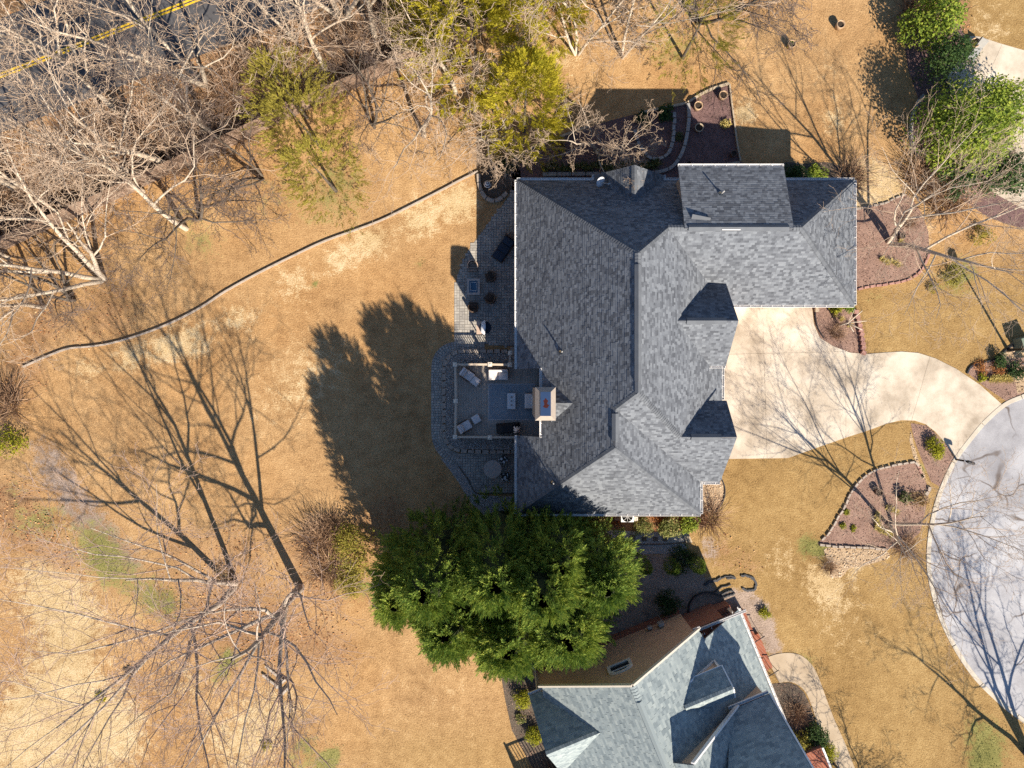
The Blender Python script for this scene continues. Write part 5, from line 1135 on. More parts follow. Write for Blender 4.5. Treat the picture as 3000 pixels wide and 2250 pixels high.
p = g(815, 1998); tb = thing('timber_pile', 'weathered timbers lying in the grass under the two bare trees', 'timber', (p.x, p.y, 0), -.7)
for i, (x, y, a) in enumerate(((-.5, .3, .0), (-.3, -.2, .05), (.2, .1, 1.4), (.7, -.2, 1.5))): MB().box((x, y, .08 + .02 * i), (1.5 if i < 2 else .8, .14, .12), a).build('timber', MAT['bark_grey'], tb)
# ------------------------------------------------------------------ bare trees
def gen_tree(seed, height, spread=0.75, stems=1, kids=(9, 6, 5, 4), wob=.16, up=.06, fork=.55, start=.28, r0=.17, lean=(0, 0), twig=.0125, droop=0.0, ratio=(.62, .60, .58, .55)):
    rg = random.Random(seed); trunk = []; crown = []
    def nrm(x, y, z):
        l = math.sqrt(x * x + y * y + z * z) or 1; return x / l, y / l, z / l
    def grow(p, d, L, r, lvl):
        n = (7, 6, 5, 4, 3)[lvl]; pts = [p]; rad = [r]; step = L / n; dirs = [d]
        w = wob * (.5, 1.0, 1.3, 1.6, 1.8)[lvl]; u = (up * .3, up, up * .8, up * .5, 0)[lvl] - droop * (0, .1, .5, .8, 1.0)[lvl]
        for i in range(n):
            d = nrm(d[0] + rg.gauss(0, w), d[1] + rg.gauss(0, w), d[2] + rg.gauss(0, w) * .7 + u)
            p = (p[0] + d[0] * step, p[1] + d[1] * step, max(.05, p[2] + d[2] * step)); pts.append(p); dirs.append(d)
            rad.append(max(twig * .75, r * (1 - .82 * (i + 1) / n)))
        sides = (9, 6, 4, 3, 3)[lvl]
        (trunk if lvl <= 1 else crown).append((pts, rad, sides))
        if lvl >= len(kids): return
        k = kids[lvl]; k = max(2, int(k * rg.uniform(.75, 1.25)))
        s0 = start if lvl == 0 else .18; az = rg.uniform(0, 6.28)
        for j in range(k):
            t = s0 + (1 - s0) * ((j + rg.uniform(.2, .9)) / k); f = t * n; i = min(n - 1, int(f)); ff = f - i
            q = tuple(pts[i][a] + (pts[i + 1][a] - pts[i][a]) * ff for a in range(3)); dd = dirs[i + 1]; rl = rad[i] + (rad[i + 1] - rad[i]) * ff
            az += 2.4 + rg.uniform(-.5, .5); ang = rg.uniform(.45, 1.0) * (spread if lvl == 0 else .95)
            a = (dd[1], -dd[0], 0) if abs(dd[2]) < .95 else (1, 0, 0); a = nrm(*a); b = (dd[1] * a[2] - dd[2] * a[1], dd[2] * a[0] - dd[0] * a[2], dd[0] * a[1] - dd[1] * a[0])
            ca, sa, cz, sz = math.cos(ang), math.sin(ang), math.cos(az), math.sin(az)
            nd = nrm(*(dd[m] * ca + (a[m] * cz + b[m] * sz) * sa for m in range(3)))
            grow(q, nd, L * ratio[lvl] * (1.15 - .65 * t) * rg.uniform(.75, 1.2), max(twig, rl * rg.uniform(.5, .72)), lvl + 1)
    for s in range(stems):
        t = s * 6.28 / max(1, stems) + rg.uniform(0, 1); tl = 0 if stems == 1 else rg.uniform(.18, .38)
        d = nrm(lean[0] + tl * math.cos(t), lean[1] + tl * math.sin(t), 1)
        o_ = 0 if stems == 1 else .12
        grow((o_ * math.cos(t), o_ * math.sin(t), 0 if True else 0), d, height * rg.uniform(.85, 1.0), r0 * (1 if stems == 1 else .72) * rg.uniform(.85, 1.1), 0)
    V1, F1 = tubes(trunk); V2, F2 = tubes(crown)
    V1[:, 2] -= .03
    return np_mesh('trunk', V1, F1, smooth=True), np_mesh('branches', V2, F2, smooth=True)
VAR = {
    'a': gen_tree(11, 12.0, .85, 1, (11, 7, 5, 3)), 'b': gen_tree(12, 12.0, .9, 2, (9, 6, 5, 3)), 'c': gen_tree(13, 11.0, .95, 4, (6, 5, 5, 3), .2, .05, r0=.22),
    'd': gen_tree(14, 12.0, .75, 1, (10, 7, 5, 3), .22, .08), 'e': gen_tree(15, 9.0, 1.15, 3, (7, 6, 6, 3), .22, -.02, droop=.08, start=.15), 'f': gen_tree(16, 12.0, .6, 1, (12, 7, 5, 3), .12, .08, start=.2),
    'g': gen_tree(17, 13.0, .95, 2, (8, 8, 6, 4), .13, .05, start=.22, r0=.26, ratio=(.82, .62, .52, .5), twig=.010), 'h': gen_tree(19, 13.0, 1.0, 1, (13, 8, 6, 4), .13, .05, start=.25, r0=.28, ratio=(.80, .62, .52, .5), twig=.010),
}
def bare_tree(px, h, var, bark, twig, rz, label, group=None, lean=(0, 0), fat=1.0):
    base = {'a': 12., 'b': 12., 'c': 11., 'd': 12., 'e': 9., 'f': 12., 'g': 13., 'h': 13.}[var]; s = h / base
    p = g(*px); t = thing('bare_tree', label, 'tree', (p.x, p.y, 0), rz, group)
    for nm, me, mt in (('trunk', VAR[var][0], bark), ('branches', VAR[var][1], twig)):
        key = (var, nm, mt)
        if key not in _tm:
            m2 = me.copy(); m2.materials.append(MAT[mt]); _tm[key] = m2
        o = link(nm, _tm[key], None, t); o.scale = (s * fat, s * fat, s)
        if nm == 'branches': o['kind'] = 'stuff'
    t.rotation_euler = (lean[1], lean[0], rz)
    return t
_tm = {}
woods = 'bare trees of the wood along the road'
TREES = [
    ((505, 490), 12.5, 'a', 'bark', 'twig', .4, 'straight white-barked bare tree rising behind the board fence', None),
    ((545, 670), 12.5, 'd', 'bark', 'twig', 2.4, 'pale bare tree on the upper lawn just inside the fence', None),
    ((300, 818), 11.5, 'c', 'bark', 'twig', 1.1, 'thick white multi-stemmed bare tree above the end of the lawn edging', None),
    ((180, 640), 12.5, 'b', 'bark', 'twig', 3.3, 'forked bare tree crowding the fence near the picture edge', None),
    ((345, 330), 12.0, 'a', 'bark', 'twig', 4.0, 'bare tree with pale limbs crossing the yellow road line', None),
    ((640, 400), 10.5, 'f', 'bark_grey', 'twig_dark', 1.9, 'slender grey bare tree on the leaf-covered slope by the fence', None),
    ((868, 126), 12.5, 'b', 'bark', 'twig', 5.0, 'two-stemmed bare tree at the top of the wood', None),
    ((1243, 398), 10.5, 'd', 'bark', 'twig', .2, 'bare tree with a thick bent pale trunk on the upper lawn', None),
    ((1335, 272), 10.0, 'a', 'bark', 'twig', 5.6, 'bare tree with broken bark beside the yellow cedars', None),
    ((1095, 372), 7.0, 'e', 'bark_dark', 'twig_dark', 4.4, 'low dark drooping bare tree on the sunlit upper lawn', None),
    ((1500, 20), 11.0, 'c', 'bark', 'twig', 2.7, 'many-limbed bare tree behind the yellow cedars', None),
    ((1690, 160), 8.0, 'e', 'bark', 'twig', 5.2, 'spreading bare tree on the lawn between the cedar and the double trunk', None),
    ((1745, 440), 6.2, 'e', 'bark', 'twig', 2.0, 'low spreading bare tree standing in the bed behind the house', None),
    ((1822, 165), 10.5, 'b', 'bark', 'twig', 1.2, 'double-trunked pale bare tree on the lawn above the planting bed', None),
    ((2040, 60), 9.5, 'e', 'bark_dark', 'twig_dark', 2.2, 'thin dark-twigged bare tree at the top of the open lawn', None),
    ((580, 640), 8.0, 'e', 'bark_dark', 'twig_dark', 3.1, 'small dark bare tree with drooping limbs inside the fence', None),
    ((770, 520), 7.0, 'e', 'bark_dark', 'twig_dark', .9, 'dark bare tree between the olive cedars and the small drooping one', None),
    ((215, 880), 8.5, 'e', 'bark_dark', 'twig_dark', 5.4, 'dark drooping bare tree hanging over the end of the lawn edging', None),
    ((1480, 400), 6.6, 'e', 'bark_grey', 'twig', .6, 'small bare tree whose twigs hang over the house corner', None),
    ((690, 1715), 13.5, 'g', 'bark_grey', 'twig_mid', .9, 'tall forked bare tree nearer the corner of the lower lawn', None),
    ((880, 1722), 13.5, 'h', 'bark_grey', 'twig_mid', 3.7, 'tall bare tree beside the yellow-green shrub on the lower lawn', None),
    ((2606, 712), 10.0, 'g', 'bark', 'twig', 2.2, 'bare tree spreading from the red mulch bed beside the house', None),
    ((2608, 1536), 8.0, 'g', 'bark', 'twig', .3, 'bare front yard tree whose limbs reach over the turning circle', None),
    ((3005, 2200), 10.5, 'c', 'bark_dark', 'twig_dark', 4.9, 'dark bare tree by the kerb in the bottom corner', None),
    ((2610, 2420), 8.0, 'e', 'bark_grey', 'twig_dark', 1.4, 'bare tree below the picture that shades the front lawn', None),
]
for q, lb in zip(((60, 560, 13, 'd', 1.), (230, 190, 12, 'b', .5), (600, 250, 11.5, 'c', 2.9), (960, 215, 11.5, 'd', 2.2), (1100, 120, 12, 'a', 3.5),
          (30, 760, 12, 'b', 4.4), (130, 900, 10.5, 'd', .1), (-30, 930, 11, 'c', 5.5), (420, 560, 10.5, 'f', 3.8), (1230, 60, 11, 'f', 2.0), (1010, 60, 11, 'c', 0.3)), ['pale leafless tree at the picture edge just outside the fence end', 'two-stemmed leafless tree astride the lower edge of the dark road', 'many-stemmed pale tree in the middle of the wooded slope', 'leafless tree behind the fence beside the olive cedars', 'leafless tree at the top edge left of the large yellow cedar', 'forked leafless tree inside the fence at the picture edge', 'leafless tree above the end of the long lawn edging', 'many-stemmed pale tree at the picture edge above the lawn edging', 'slender leafless tree close behind the fence beside the white-barked tree', 'slender leafless tree at the top edge between the cedars', 'many-stemmed pale tree at the top edge in the middle of the wood']):
    TREES.append(((q[0], q[1]), q[2], q[3], 'bark', 'twig', q[4], lb, woods))
for q in TREES: bare_tree(*q)
# pollarded stump tree in the driveway bed
p = g(2455, 952); st = thing('pruned_tree', 'hard-pruned little tree with cut limbs in the driveway bed', 'tree', (p.x, p.y, 0))
MB().cyl((0, 0, 0), (-.03, .02, 1.5), .09, .06, 8).build('trunk', MAT['bark_grey'], st, smooth=True)
for a, b in (((.55, .75, 2.4), .05), ((1.0, .1, 2.1), .045), ((.8, -.5, 1.9), .045), ((-.35, -.1, 2.0), .045), ((.15, .9, 2.2), .03), ((.3, -.6, 1.7), .04)):
    MB().cyl((-.03, .02, 1.45), Vector(a) * .9, b, b * .5, 6).build('limb', MAT['bark'], st, smooth=True)

# ------------------------------------------------------------------ evergreens
def frond(n=6, w=.16, seed=0):
    """flat feathery spray lying along +z, a little cupped"""
    rg = random.Random(seed); V = []; Ft = []
    for i in range(n):
        t = .12 + .88 * i / n
        for s in (-1, 1):
            L = (.42 * (1 - t * .75)) * rg.uniform(.8, 1.2); a = rg.uniform(.45, .75); y = rg.uniform(-.06, .08)
            b = len(V); x0, z0 = 0, t * .8; x1, z1 = s * math.sin(a) * L, z0 + math.cos(a) * L; nx, nz = math.cos(a) * w * .5 * s, -math.sin(a) * w * .5
            V += [(x0, 0, z0 - .02), (x0 + (x1 - x0) * .5 - nx * .55, y * .5 + .02, z0 + (z1 - z0) * .5 - nz * .55), (x1, y, z1), (x0 + (x1 - x0) * .5 + nx * .55, y * .5 - .02, z0 + (z1 - z0) * .5 + nz * .55)]
            Ft += [(b, b + 1, b + 2), (b, b + 2, b + 3)]
    b = len(V); V += [(-.05, 0, .55), (.05, .02, .55), (0, .03, 1.05)]; Ft += [(b, b + 1, b + 2)]
    return np.array(V, np.float32), np.array(Ft, np.int32)
FR = [frond(6, .17, k) for k in range(3)]
def conifer(seed, h, R, n, size, shape=.75, low=.03, tilt=(.25, .75), inner=.45, open_=0.0):
    rng = np.random.default_rng(seed)
    # main side shoots give the outline its spires and hollows
    nb_ = 46; bt = rng.uniform(low, .93, nb_); ba = rng.uniform(0, 6.283, nb_); bl = rng.uniform(.72, 1.15, nb_)
    t = rng.uniform(0, 1, n) ** .85 * (.985 - low) + low; az = rng.uniform(0, 6.283, n)
    d = np.abs(((az[:, None] - ba[None] + math.pi) % (2 * math.pi)) - math.pi); k = np.argmin(d * 1.0 + np.abs(t[:, None] - bt[None]) * 7, axis=1)
    near = np.exp(-(d[np.arange(n), k] * 2.2) ** 2); ext = .70 + .34 * bl[k] * near
    prof = R * np.minimum(1.0, (1 - t) ** shape * 1.25) * np.where(t < .12, .72 + 2.3 * t, 1.0)
    rad = prof * ext * np.sqrt(rng.uniform(inner, 1.0, n))
    pos = np.column_stack([rad * np.cos(az), rad * np.sin(az), t * h])
    tl = rng.uniform(*tilt, n) + t * .7; sw = rng.normal(0, .35, n)
    ax = np.column_stack([np.cos(az + sw) * np.cos(tl), np.sin(az + sw) * np.cos(tl), np.sin(tl)])
    keep = rng.uniform(0, 1, n) > open_
    pos, ax = pos[keep], ax[keep]; n = len(pos); VV = []; FF = []; off = 0; sel = rng.integers(0, 3, n)
    for j in range(3):
        m = sel == j; W, Fx = scatter(FR[j][0], FR[j][1], pos[m], rot_from(ax[m], rng.normal(0, .55, m.sum())), rng.uniform(.7, 1.3, m.sum())[:, None] * size)
        VV.append(W); FF.append(Fx + off); off += len(W)
    return np_mesh('crown', np.concatenate(VV), None, np.concatenate(FF))
def plume_tree(seed, h, R, plumes, per, L, size, shape=.4, low=.04, open_=0.0):
    """crown built of feathery plumes: each a short shoot set with flat sprays"""
    rng = np.random.default_rng(seed); n = plumes
    t = low + (1 - low) * rng.uniform(0, 1, n) ** .8; t = np.minimum(t, .985); az = rng.uniform(0, 6.283, n)
    wob = 1 + .13 * np.sin(az * 3 + seed) + .10 * np.sin(az * 5 + t * 9 + seed)
    prof = R * np.clip((1 - t) ** shape * 1.08, 0, 1) * np.where(t < .15, .75 + 1.7 * t, 1.0) * wob
    rad = prof * rng.uniform(.60, .92, n)
    base = np.column_stack([rad * np.cos(az), rad * np.sin(az), t * h])
    tl = .35 + .75 * t ** 2 + rng.normal(0, .18, n); a2 = az + rng.normal(0, .28, n)
    ax = np.column_stack([np.cos(a2) * np.cos(tl), np.sin(a2) * np.cos(tl), np.sin(tl)])
    pl = L * rng.uniform(.65, 1.25, n)
    P = np.repeat(base, per, 0); A = np.repeat(ax, per, 0); m = n * per; s = np.tile((np.arange(per) + .5) / per, n)
    pos = P + A * (s * np.repeat(pl, per))[:, None] + rng.normal(0, .035, (m, 3))
    side = rng.normal(0, 1, (m, 3)); side -= (side * A).sum(1, keepdims=True) * A; side /= np.linalg.norm(side, axis=1, keepdims=True)
    D = A + side * (rng.uniform(.35, .95, m) * (1.05 - .6 * s))[:, None]; D[:, 2] += .12
    keep = rng.uniform(0, 1, m) > open_; pos, D, s = pos[keep], D[keep], s[keep]; m = len(pos)
    VV = []; FF = []; off = 0; sel = rng.integers(0, 3, m)
    for j in range(3):
        k = sel == j; W, Fx = scatter(FR[j][0], FR[j][1], pos[k], rot_from(D[k], rng.normal(0, .7, k.sum())), (rng.uniform(.75, 1.25, k.sum()) * (1.12 - .45 * s[k]) * size)[:, None])
        VV.append(W); FF.append(Fx + off); off += len(W)
    return np_mesh('crown', np.concatenate(VV), None, np.concatenate(FF))
def cone_tree(name, label, px_or_w, h, mes, mat, rz=0, s=1.0, r_tr=.16, group=None, cat='tree', base_h=None):
    p = g(*px_or_w) if abs(px_or_w[0]) > 40 else Vector((px_or_w[0], px_or_w[1], 0))
    t = thing(name, label, cat, (p.x, p.y, 0), rz, group)
    k = (id(mes), mat)
    if k not in _tm:
        m2 = mes.copy(); m2.materials.append(MAT[mat]); _tm[k] = m2
    c = link('crown', _tm[k], None, t, kind='stuff'); c.scale = (s, s, (h / base_h) if base_h else s)
    MB().cyl((0, 0, 0), (0, 0, h * .9), r_tr, .02, 8).build('trunk', MAT['bark_dark'], t)
    return t
FR = [frond(5, .15, k) for k in range(3)]
CY = [plume_tree(21, 11, 2.9, 560, 13, .95, .46, .55), plume_tree(22, 11, 3.0, 560, 13, .95, .46, .55), plume_tree(23, 11, 2.8, 560, 13, .95, .46, .55)]
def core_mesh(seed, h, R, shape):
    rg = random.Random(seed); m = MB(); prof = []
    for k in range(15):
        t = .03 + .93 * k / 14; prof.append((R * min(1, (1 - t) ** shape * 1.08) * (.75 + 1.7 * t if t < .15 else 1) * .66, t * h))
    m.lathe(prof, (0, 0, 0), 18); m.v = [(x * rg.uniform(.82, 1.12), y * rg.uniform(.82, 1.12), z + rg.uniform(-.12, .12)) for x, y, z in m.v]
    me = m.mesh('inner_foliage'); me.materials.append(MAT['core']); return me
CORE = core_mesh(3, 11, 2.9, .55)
for i, (x, y, h, v, s, rz, lb) in enumerate([
    (-5.85, -11.05, 9.8, 0, .82, .3, 'dark green cypress at the far lawn end of the evergreen row'), (-4.15, -10.05, 11.6, 1, .95, 1.4, 'tall cypress second from the lawn end of the evergreen row'), (-0.75, -9.45, 12.2, 2, .98, 2.6, 'tall cypress behind the dining patio in the evergreen row'),
    (1.45, -9.85, 13.2, 0, .95, 4.0, 'tallest cypress in the middle of the evergreen row'), (2.35, -8.85, 11.4, 1, .72, 5.1, 'cypress closest to the lower house eave in the evergreen row'), (4.75, -10.35, 9.6, 2, .92, .8, 'yellow-green cypress nearest the gravel path'),
    (-3.35, -12.65, 9.6, 2, .98, 3.4, 'bright front cypress facing the lower lawn'), (-0.25, -13.25, 10.2, 0, 1.02, 5.6, 'bright front cypress in the middle of the clump'), (2.85, -12.85, 10.0, 1, 1.0, 2.0, 'bright front cypress nearest the neighbour house')]):
    t = cone_tree('cypress_tree', lb, (x, y), h, CY[v], 'cypress', rz, s, .18, 'tall evergreen screen between the two houses', base_h=11)
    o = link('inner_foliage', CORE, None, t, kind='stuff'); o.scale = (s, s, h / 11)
CE = [plume_tree(31, 9, 2.7, 400, 13, .85, .40, .55, .05, .12), plume_tree(32, 9, 3.0, 240, 12, .9, .30, .5, .12, .15)]
for (x, y, h, v, m, s, rz, lb) in [((1535), 385, 9.6, 0, 'cedar', 1.0, .2, 'bright yellow-green cedar above the house corner'), (1400, 215, 11.5, 0, 'cedar', 1.5, 2.0, 'large yellow cedar at the top of the wood'), (1590, 90, 8.5, 0, 'cedar', 1.0, 3.1, 'yellow cedar at the top edge beside the bare trunks'), (1270, 100, 8.5, 0, 'olive', 1.0, 4.0, 'olive-green cedar among the bare trees at the top'),
                                   (900, 345, 7.5, 1, 'olive', .95, 1.0, 'olive cedar growing across the fence line'), (985, 560, 7.0, 1, 'olive', .9, 2.8, 'thin olive cedar on the upper lawn near the edging'), (945, 440, 8.0, 1, 'olive', 1.0, 5.2, 'sparse olive cedar just inside the fence'), (2000, 170, 7.0, 1, 'olive', 1.0, 4.4, 'sparse olive cedar on the lawn above the planting bed')]:
    cone_tree('cedar_tree', lb, (x, y), h, CE[v], m, rz, s, .11, None, base_h=9)

# ------------------------------------------------------------------ broadleaf shrubs
LEAF = (np.array([(0, 0, 0), (.28, .5, .05), (0, 1.0, -.03), (-.28, .5, .05)], np.float32), np.array([(0, 1, 2, 3)], np.int32))
BLADE = (np.array([(-.03, 0, 0), (.03, 0, 0), (.022, .18, .55), (-.022, .18, .55), (0, .52, .85)], np.float32), np.array([(0, 1, 2), (0, 2, 3), (3, 2, 4)], np.int32))
def leaf_ball(seed, rx, ry, rz_, n, size, clumps=14, shell=.45, cl_r=.38):
    rng = np.random.default_rng(seed)
    cc = rng.normal(0, 1, (clumps, 3)); cc /= np.linalg.norm(cc, axis=1, keepdims=True); cc *= rng.uniform(.35, .75, (clumps, 1)); cc[:, 2] = np.abs(cc[:, 2]) * 1.0 - .1
    k = rng.integers(0, clumps, n); v = rng.normal(0, 1, (n, 3)); v /= np.linalg.norm(v, axis=1, keepdims=True); v *= rng.uniform(shell, 1, (n, 1)) ** .5 * cl_r * rng.uniform(.7, 1.25, clumps)[k][:, None]
    P = (cc[k] + v) * np.array([rx, ry, rz_]) * 1.0; P[:, 2] += rz_ * .55; P[:, 2] = np.maximum(P[:, 2], .03)
    ax = v + rng.normal(0, .25, (n, 3)); ax[:, 2] += .25
    W, Fx = scatter(LEAF[0], LEAF[1], P, rot_from(ax, rng.uniform(0, 6.28, n)), (rng.uniform(.6, 1.3, n) * size)[:, None])
    return np_mesh('foliage', W, Fx)
def shrub(px, r, h, mat, label, n=900, size=.11, seed=None, name='shrub', ry=None, rz=0, group=None, clumps=14, at_h=None, cat='shrub'):
    p = g(px[0], px[1], h * .5 if at_h is None else at_h); t = thing(name, label, cat, (p.x, p.y, 0), rz, group)
    me = leaf_ball(seed if seed is not None else int(px[0] * 7 + px[1]), r, ry or r, h * .55, n, size, clumps); me.materials.append(MAT[mat])
    link('foliage', me, None, t, kind='stuff')
    m = MB(); rg = random.Random(int(px[0]))
    for k in range(5):
        a = rg.uniform(0, 6.28); m.cyl((0, 0, 0), (math.cos(a) * r * .5, math.sin(a) * r * .5, h * .7), .03, .012, 5)
    m.build('stems', MAT['bark_dark'], t)
    return t
# tall green shrubs of the upper right corner
shrub((2790, 400), 3.1, 7.4, 'broadleaf', 'large glossy green magnolia beside the pale corner drive', 11000, .18, cat='tree', name='magnolia_tree', clumps=40, at_h=1.5)
shrub((2905, 330), 2.5, 5.2, 'broadleaf', 'yellow-green broadleaf tree at the edge beyond the magnolia', 7000, .18, cat='tree', name='broadleaf_tree', clumps=30, at_h=1.5)
shrub((2735, 70), 2.1, 5.6, 'broadleaf', 'green broadleaf shrub at the top edge by the bare strip', 3500, .2, clumps=24, at_h=1.5)
shrub((2770, 190), 1.8, 4.8, 'holly', 'dark rounded holly shrub beside the corner drive', 3500, .15, clumps=26, at_h=1.5)
shrub((2820, 505), 1.6, 2.8, 'holly', 'dark green shrub at the foot of the magnolia', 2200, .16, clumps=20)
shrub((2960, 500), 2.0, 3.6, 'holly', 'dark pine-like shrub below the broadleaf tree at the edge', 2600, .2, clumps=22)
shrub((2885, 690), .8, 1.0, 'olive', 'low olive shrub beneath the spreading bare tree', 700, .1)
shrub((2800, 810), .9, .9, 'olive', 'green-yellow shrub on the lawn under the spreading bare tree', 700, .1)
shrub((2740, 840), .5, .5, 'olive', 'small olive tuft at the lower side of the spreading bare tree', 300, .09)
# yellow-green thicket by the cypress row
shrub((1030, 1620), 1.9, 1.8, 'olive', 'wide yellow-green shrub beside the cypress row', 3000, .12, clumps=26, ry=2.1)
shrub((1030, 1715), 1.3, 1.1, 'olive', 'low yellow-green shrub in front of the wide one by the cypresses', 1300, .11, clumps=18)
shrub((660, 1690), .9, .9, 'drybush', 'small dry shrub between the two tall bare trees', 500, .09)
# small clumps on the lower lawn
for px, lb in (((296, 2046), 'larger golden clump on the lower lawn'), ((378, 1970), 'brown-gold clump nearest the pale branches on the lower lawn'), ((782, 2184), 'golden clump near the bottom edge of the lower lawn')):
    shrub(px, .42, .35, 'cedar' if px[0] != 378 else 'drybush', lb, 380, .10, at_h=.1, name='grass_clump', cat='plant')
# round clipped shrubs beside the neighbour house
shrub((1528, 2052), .72, 1.1, 'gold', 'round bright yellow-green shrub at the neighbour house corner', 1800, .09, clumps=30)
shrub((1567, 2158), .70, 1.1, 'gold', 'round yellow-green shrub above the neighbour deck', 1800, .09, clumps=30)
shrub((1520, 1965), .75, 1.0, 'holly', 'round dark shrub at the tip of the cypress shade', 1500, .09, clumps=26)
shrub((1528, 2108), .42, .5, 'variegated', 'small pale shrub between the two yellow-green shrubs', 420, .08)
shrub((2340, 2185), .95, 1.5, 'olive', 'olive shrub nearest the neighbour roof by the brick planter', 2000, .11, clumps=26)
shrub((2395, 2160), .9, 1.4, 'holly', 'dark green shrub between the two shrubs by the walk', 2000, .11, clumps=26)
shrub((2420, 2215), .9, 1.2, 'gold', 'bright green shrub by the walk at the bottom edge', 1800, .10, clumps=26)
shrub((1963, 1772), .95, 1.4, 'holly', 'dark green shrub by the neighbour meters', 1800, .10, clumps=26)
shrub((1650, 1938), .9, 1.2, 'holly', 'dark shrub under the cypresses at the neighbour wall', 1200, .10)
shrub((2245, 1800), .5, .6, 'gold', 'yellow dwarf shrub on the bare ground by the porch', 600, .09)
# bed along the lower eave
shrub((1753, 1532), .72, 1.5, 'variegated', 'upright golden conifer at the end of the lower eave bed', 1700, .10, clumps=24)
shrub((1812, 1536), .45, .6, 'rusty', 'small rusty shrub in front of the air conditioner', 420, .07)
shrub((1788, 1514), .5, .6, 'drybush', 'dry little shrub beside the air conditioner pad', 360, .08)
shrub((1884, 1545), .80, 1.0, 'variegated', 'round pale gold shrub right of the air conditioner', 1600, .09, clumps=26)
shrub((1965, 1540), .85, 1.3, 'variegated', 'large glossy variegated shrub under the lower eave', 1900, .13, clumps=22)
shrub((2020, 1536), .75, 1.2, 'broadleaf', 'glossy green shrub at the corner of the lower eave', 1500, .13, clumps=20)
shrub((1925, 1512), .55, .7, 'rusty', 'dark reddish shrub tucked under the lower eave', 500, .08)
shrub((1815, 1612), .4, .6, 'rusty', 'orange-leaved shrub at the edge of the cypress row', 320, .10)
for px, lb in (((1882, 1652), 'dark narrow dwarf conifer nearest the cypresses'), ((1962, 1652), 'dwarf conifer at the lower end of the gravel path'), ((2035, 1648), 'dwarf conifer at the shadow edge of the side yard')):
    t = cone_tree('dwarf_conifer', lb, px, 1.5, CY[0], 'cypress', px[0] % 6, .17, .03, 'dwarf conifers in the side yard', 'shrub')
shrub((1998, 1640), 1.05, .45, 'holly', 'low spreading juniper between the dwarf conifers', 1700, .10, clumps=24, name='juniper')
# north bed
def blades(px_list, mat, label, name, n=34, size=.42, group=None, cat='plant'):
    for i, (x, y) in enumerate(px_list):
        p = g(x, y, .2); t = thing(name, label[i] if isinstance(label, list) else label, cat, (p.x, p.y, .01), 0, group)
        key = ('blade', mat, n, size, i % 4)
        if key not in _tm:
            rng = np.random.default_rng(i % 4 + int(size * 100)); pos = np.column_stack([rng.normal(0, .05, (n, 2)), np.zeros(n)])
            az = rng.uniform(0, 6.28, n); c, s = np.cos(az), np.sin(az); R = np.zeros((n, 3, 3)); R[:, 0, 0] = c; R[:, 0, 1] = -s; R[:, 1, 0] = s; R[:, 1, 1] = c; R[:, 2, 2] = rng.uniform(.5, 1.1, n)
            W, Fx = scatter(BLADE[0] * np.array([1.6, 1, 1]), BLADE[1], pos, R, (rng.uniform(.7, 1.25, n) * size)[:, None]); me = np_mesh('blades', W, None, Fx); me.materials.append(MAT[mat]); _tm[key] = me
        link('blades', _tm[key], None, t, kind='stuff')
rr = random.Random(6)
blades([(1598 + 17 * i + rr.uniform(-4, 4), 488 + rr.uniform(-9, 9)) for i in range(18)] + [(1870 + rr.uniform(0, 60), 478 + rr.uniform(-8, 8)) for i in range(4)], 'liriope', 'tuft of striped lilyturf in the shaded row along the back eave', 'lilyturf', 46, .62, 'lilyturf row behind the house')
shrub((1990, 400), .35, .3, 'liriope', 'low green tuft between the two curved block edgings', 260, .1, name='grass_clump', cat='plant')
shrub((1950, 325), .62, .7, 'holly', 'dark leafy shrub at the top of the U-shaped block edging', 700, .14)
shrub((1880, 350), .62, .7, 'holly', 'dark leafy shrub at the open end of the U-shaped edging', 700, .14)
shrub((1480, 480), .7, .6, 'holly', 'dark green plants behind the striped urn', 600, .12)
shrub((1645, 427), .35, .5, 'drybush', 'dried grass clump in the shaded bed behind the house', 300, .12)
shrub((2128, 362), .38, .45, 'straw_leaf', 'straw-coloured clump at the shadow edge of the mulch bed', 320, .12)
shrub((2320, 128), .2, .75, 'broadleaf', 'green plant growing in the clay pot on the upper lawn', 160, .1, at_h=.5, name='potted_plant', cat='plant')
shrub((2859, 124), .3, .8, 'gold', 'green plant in the pot at the corner of the pale drive', 260, .11, at_h=.6, name='potted_plant', cat='plant')
shrub((2335, 512), 1.0, 1.2, 'holly', 'dark evergreen hedge shrub beside the dormer eave', 1800, .13, clumps=24); shrub((2398, 505), .7, 1.0, 'broadleaf', 'green shrub at the end of the hedge by the upper eave', 1100, .12, clumps=18)
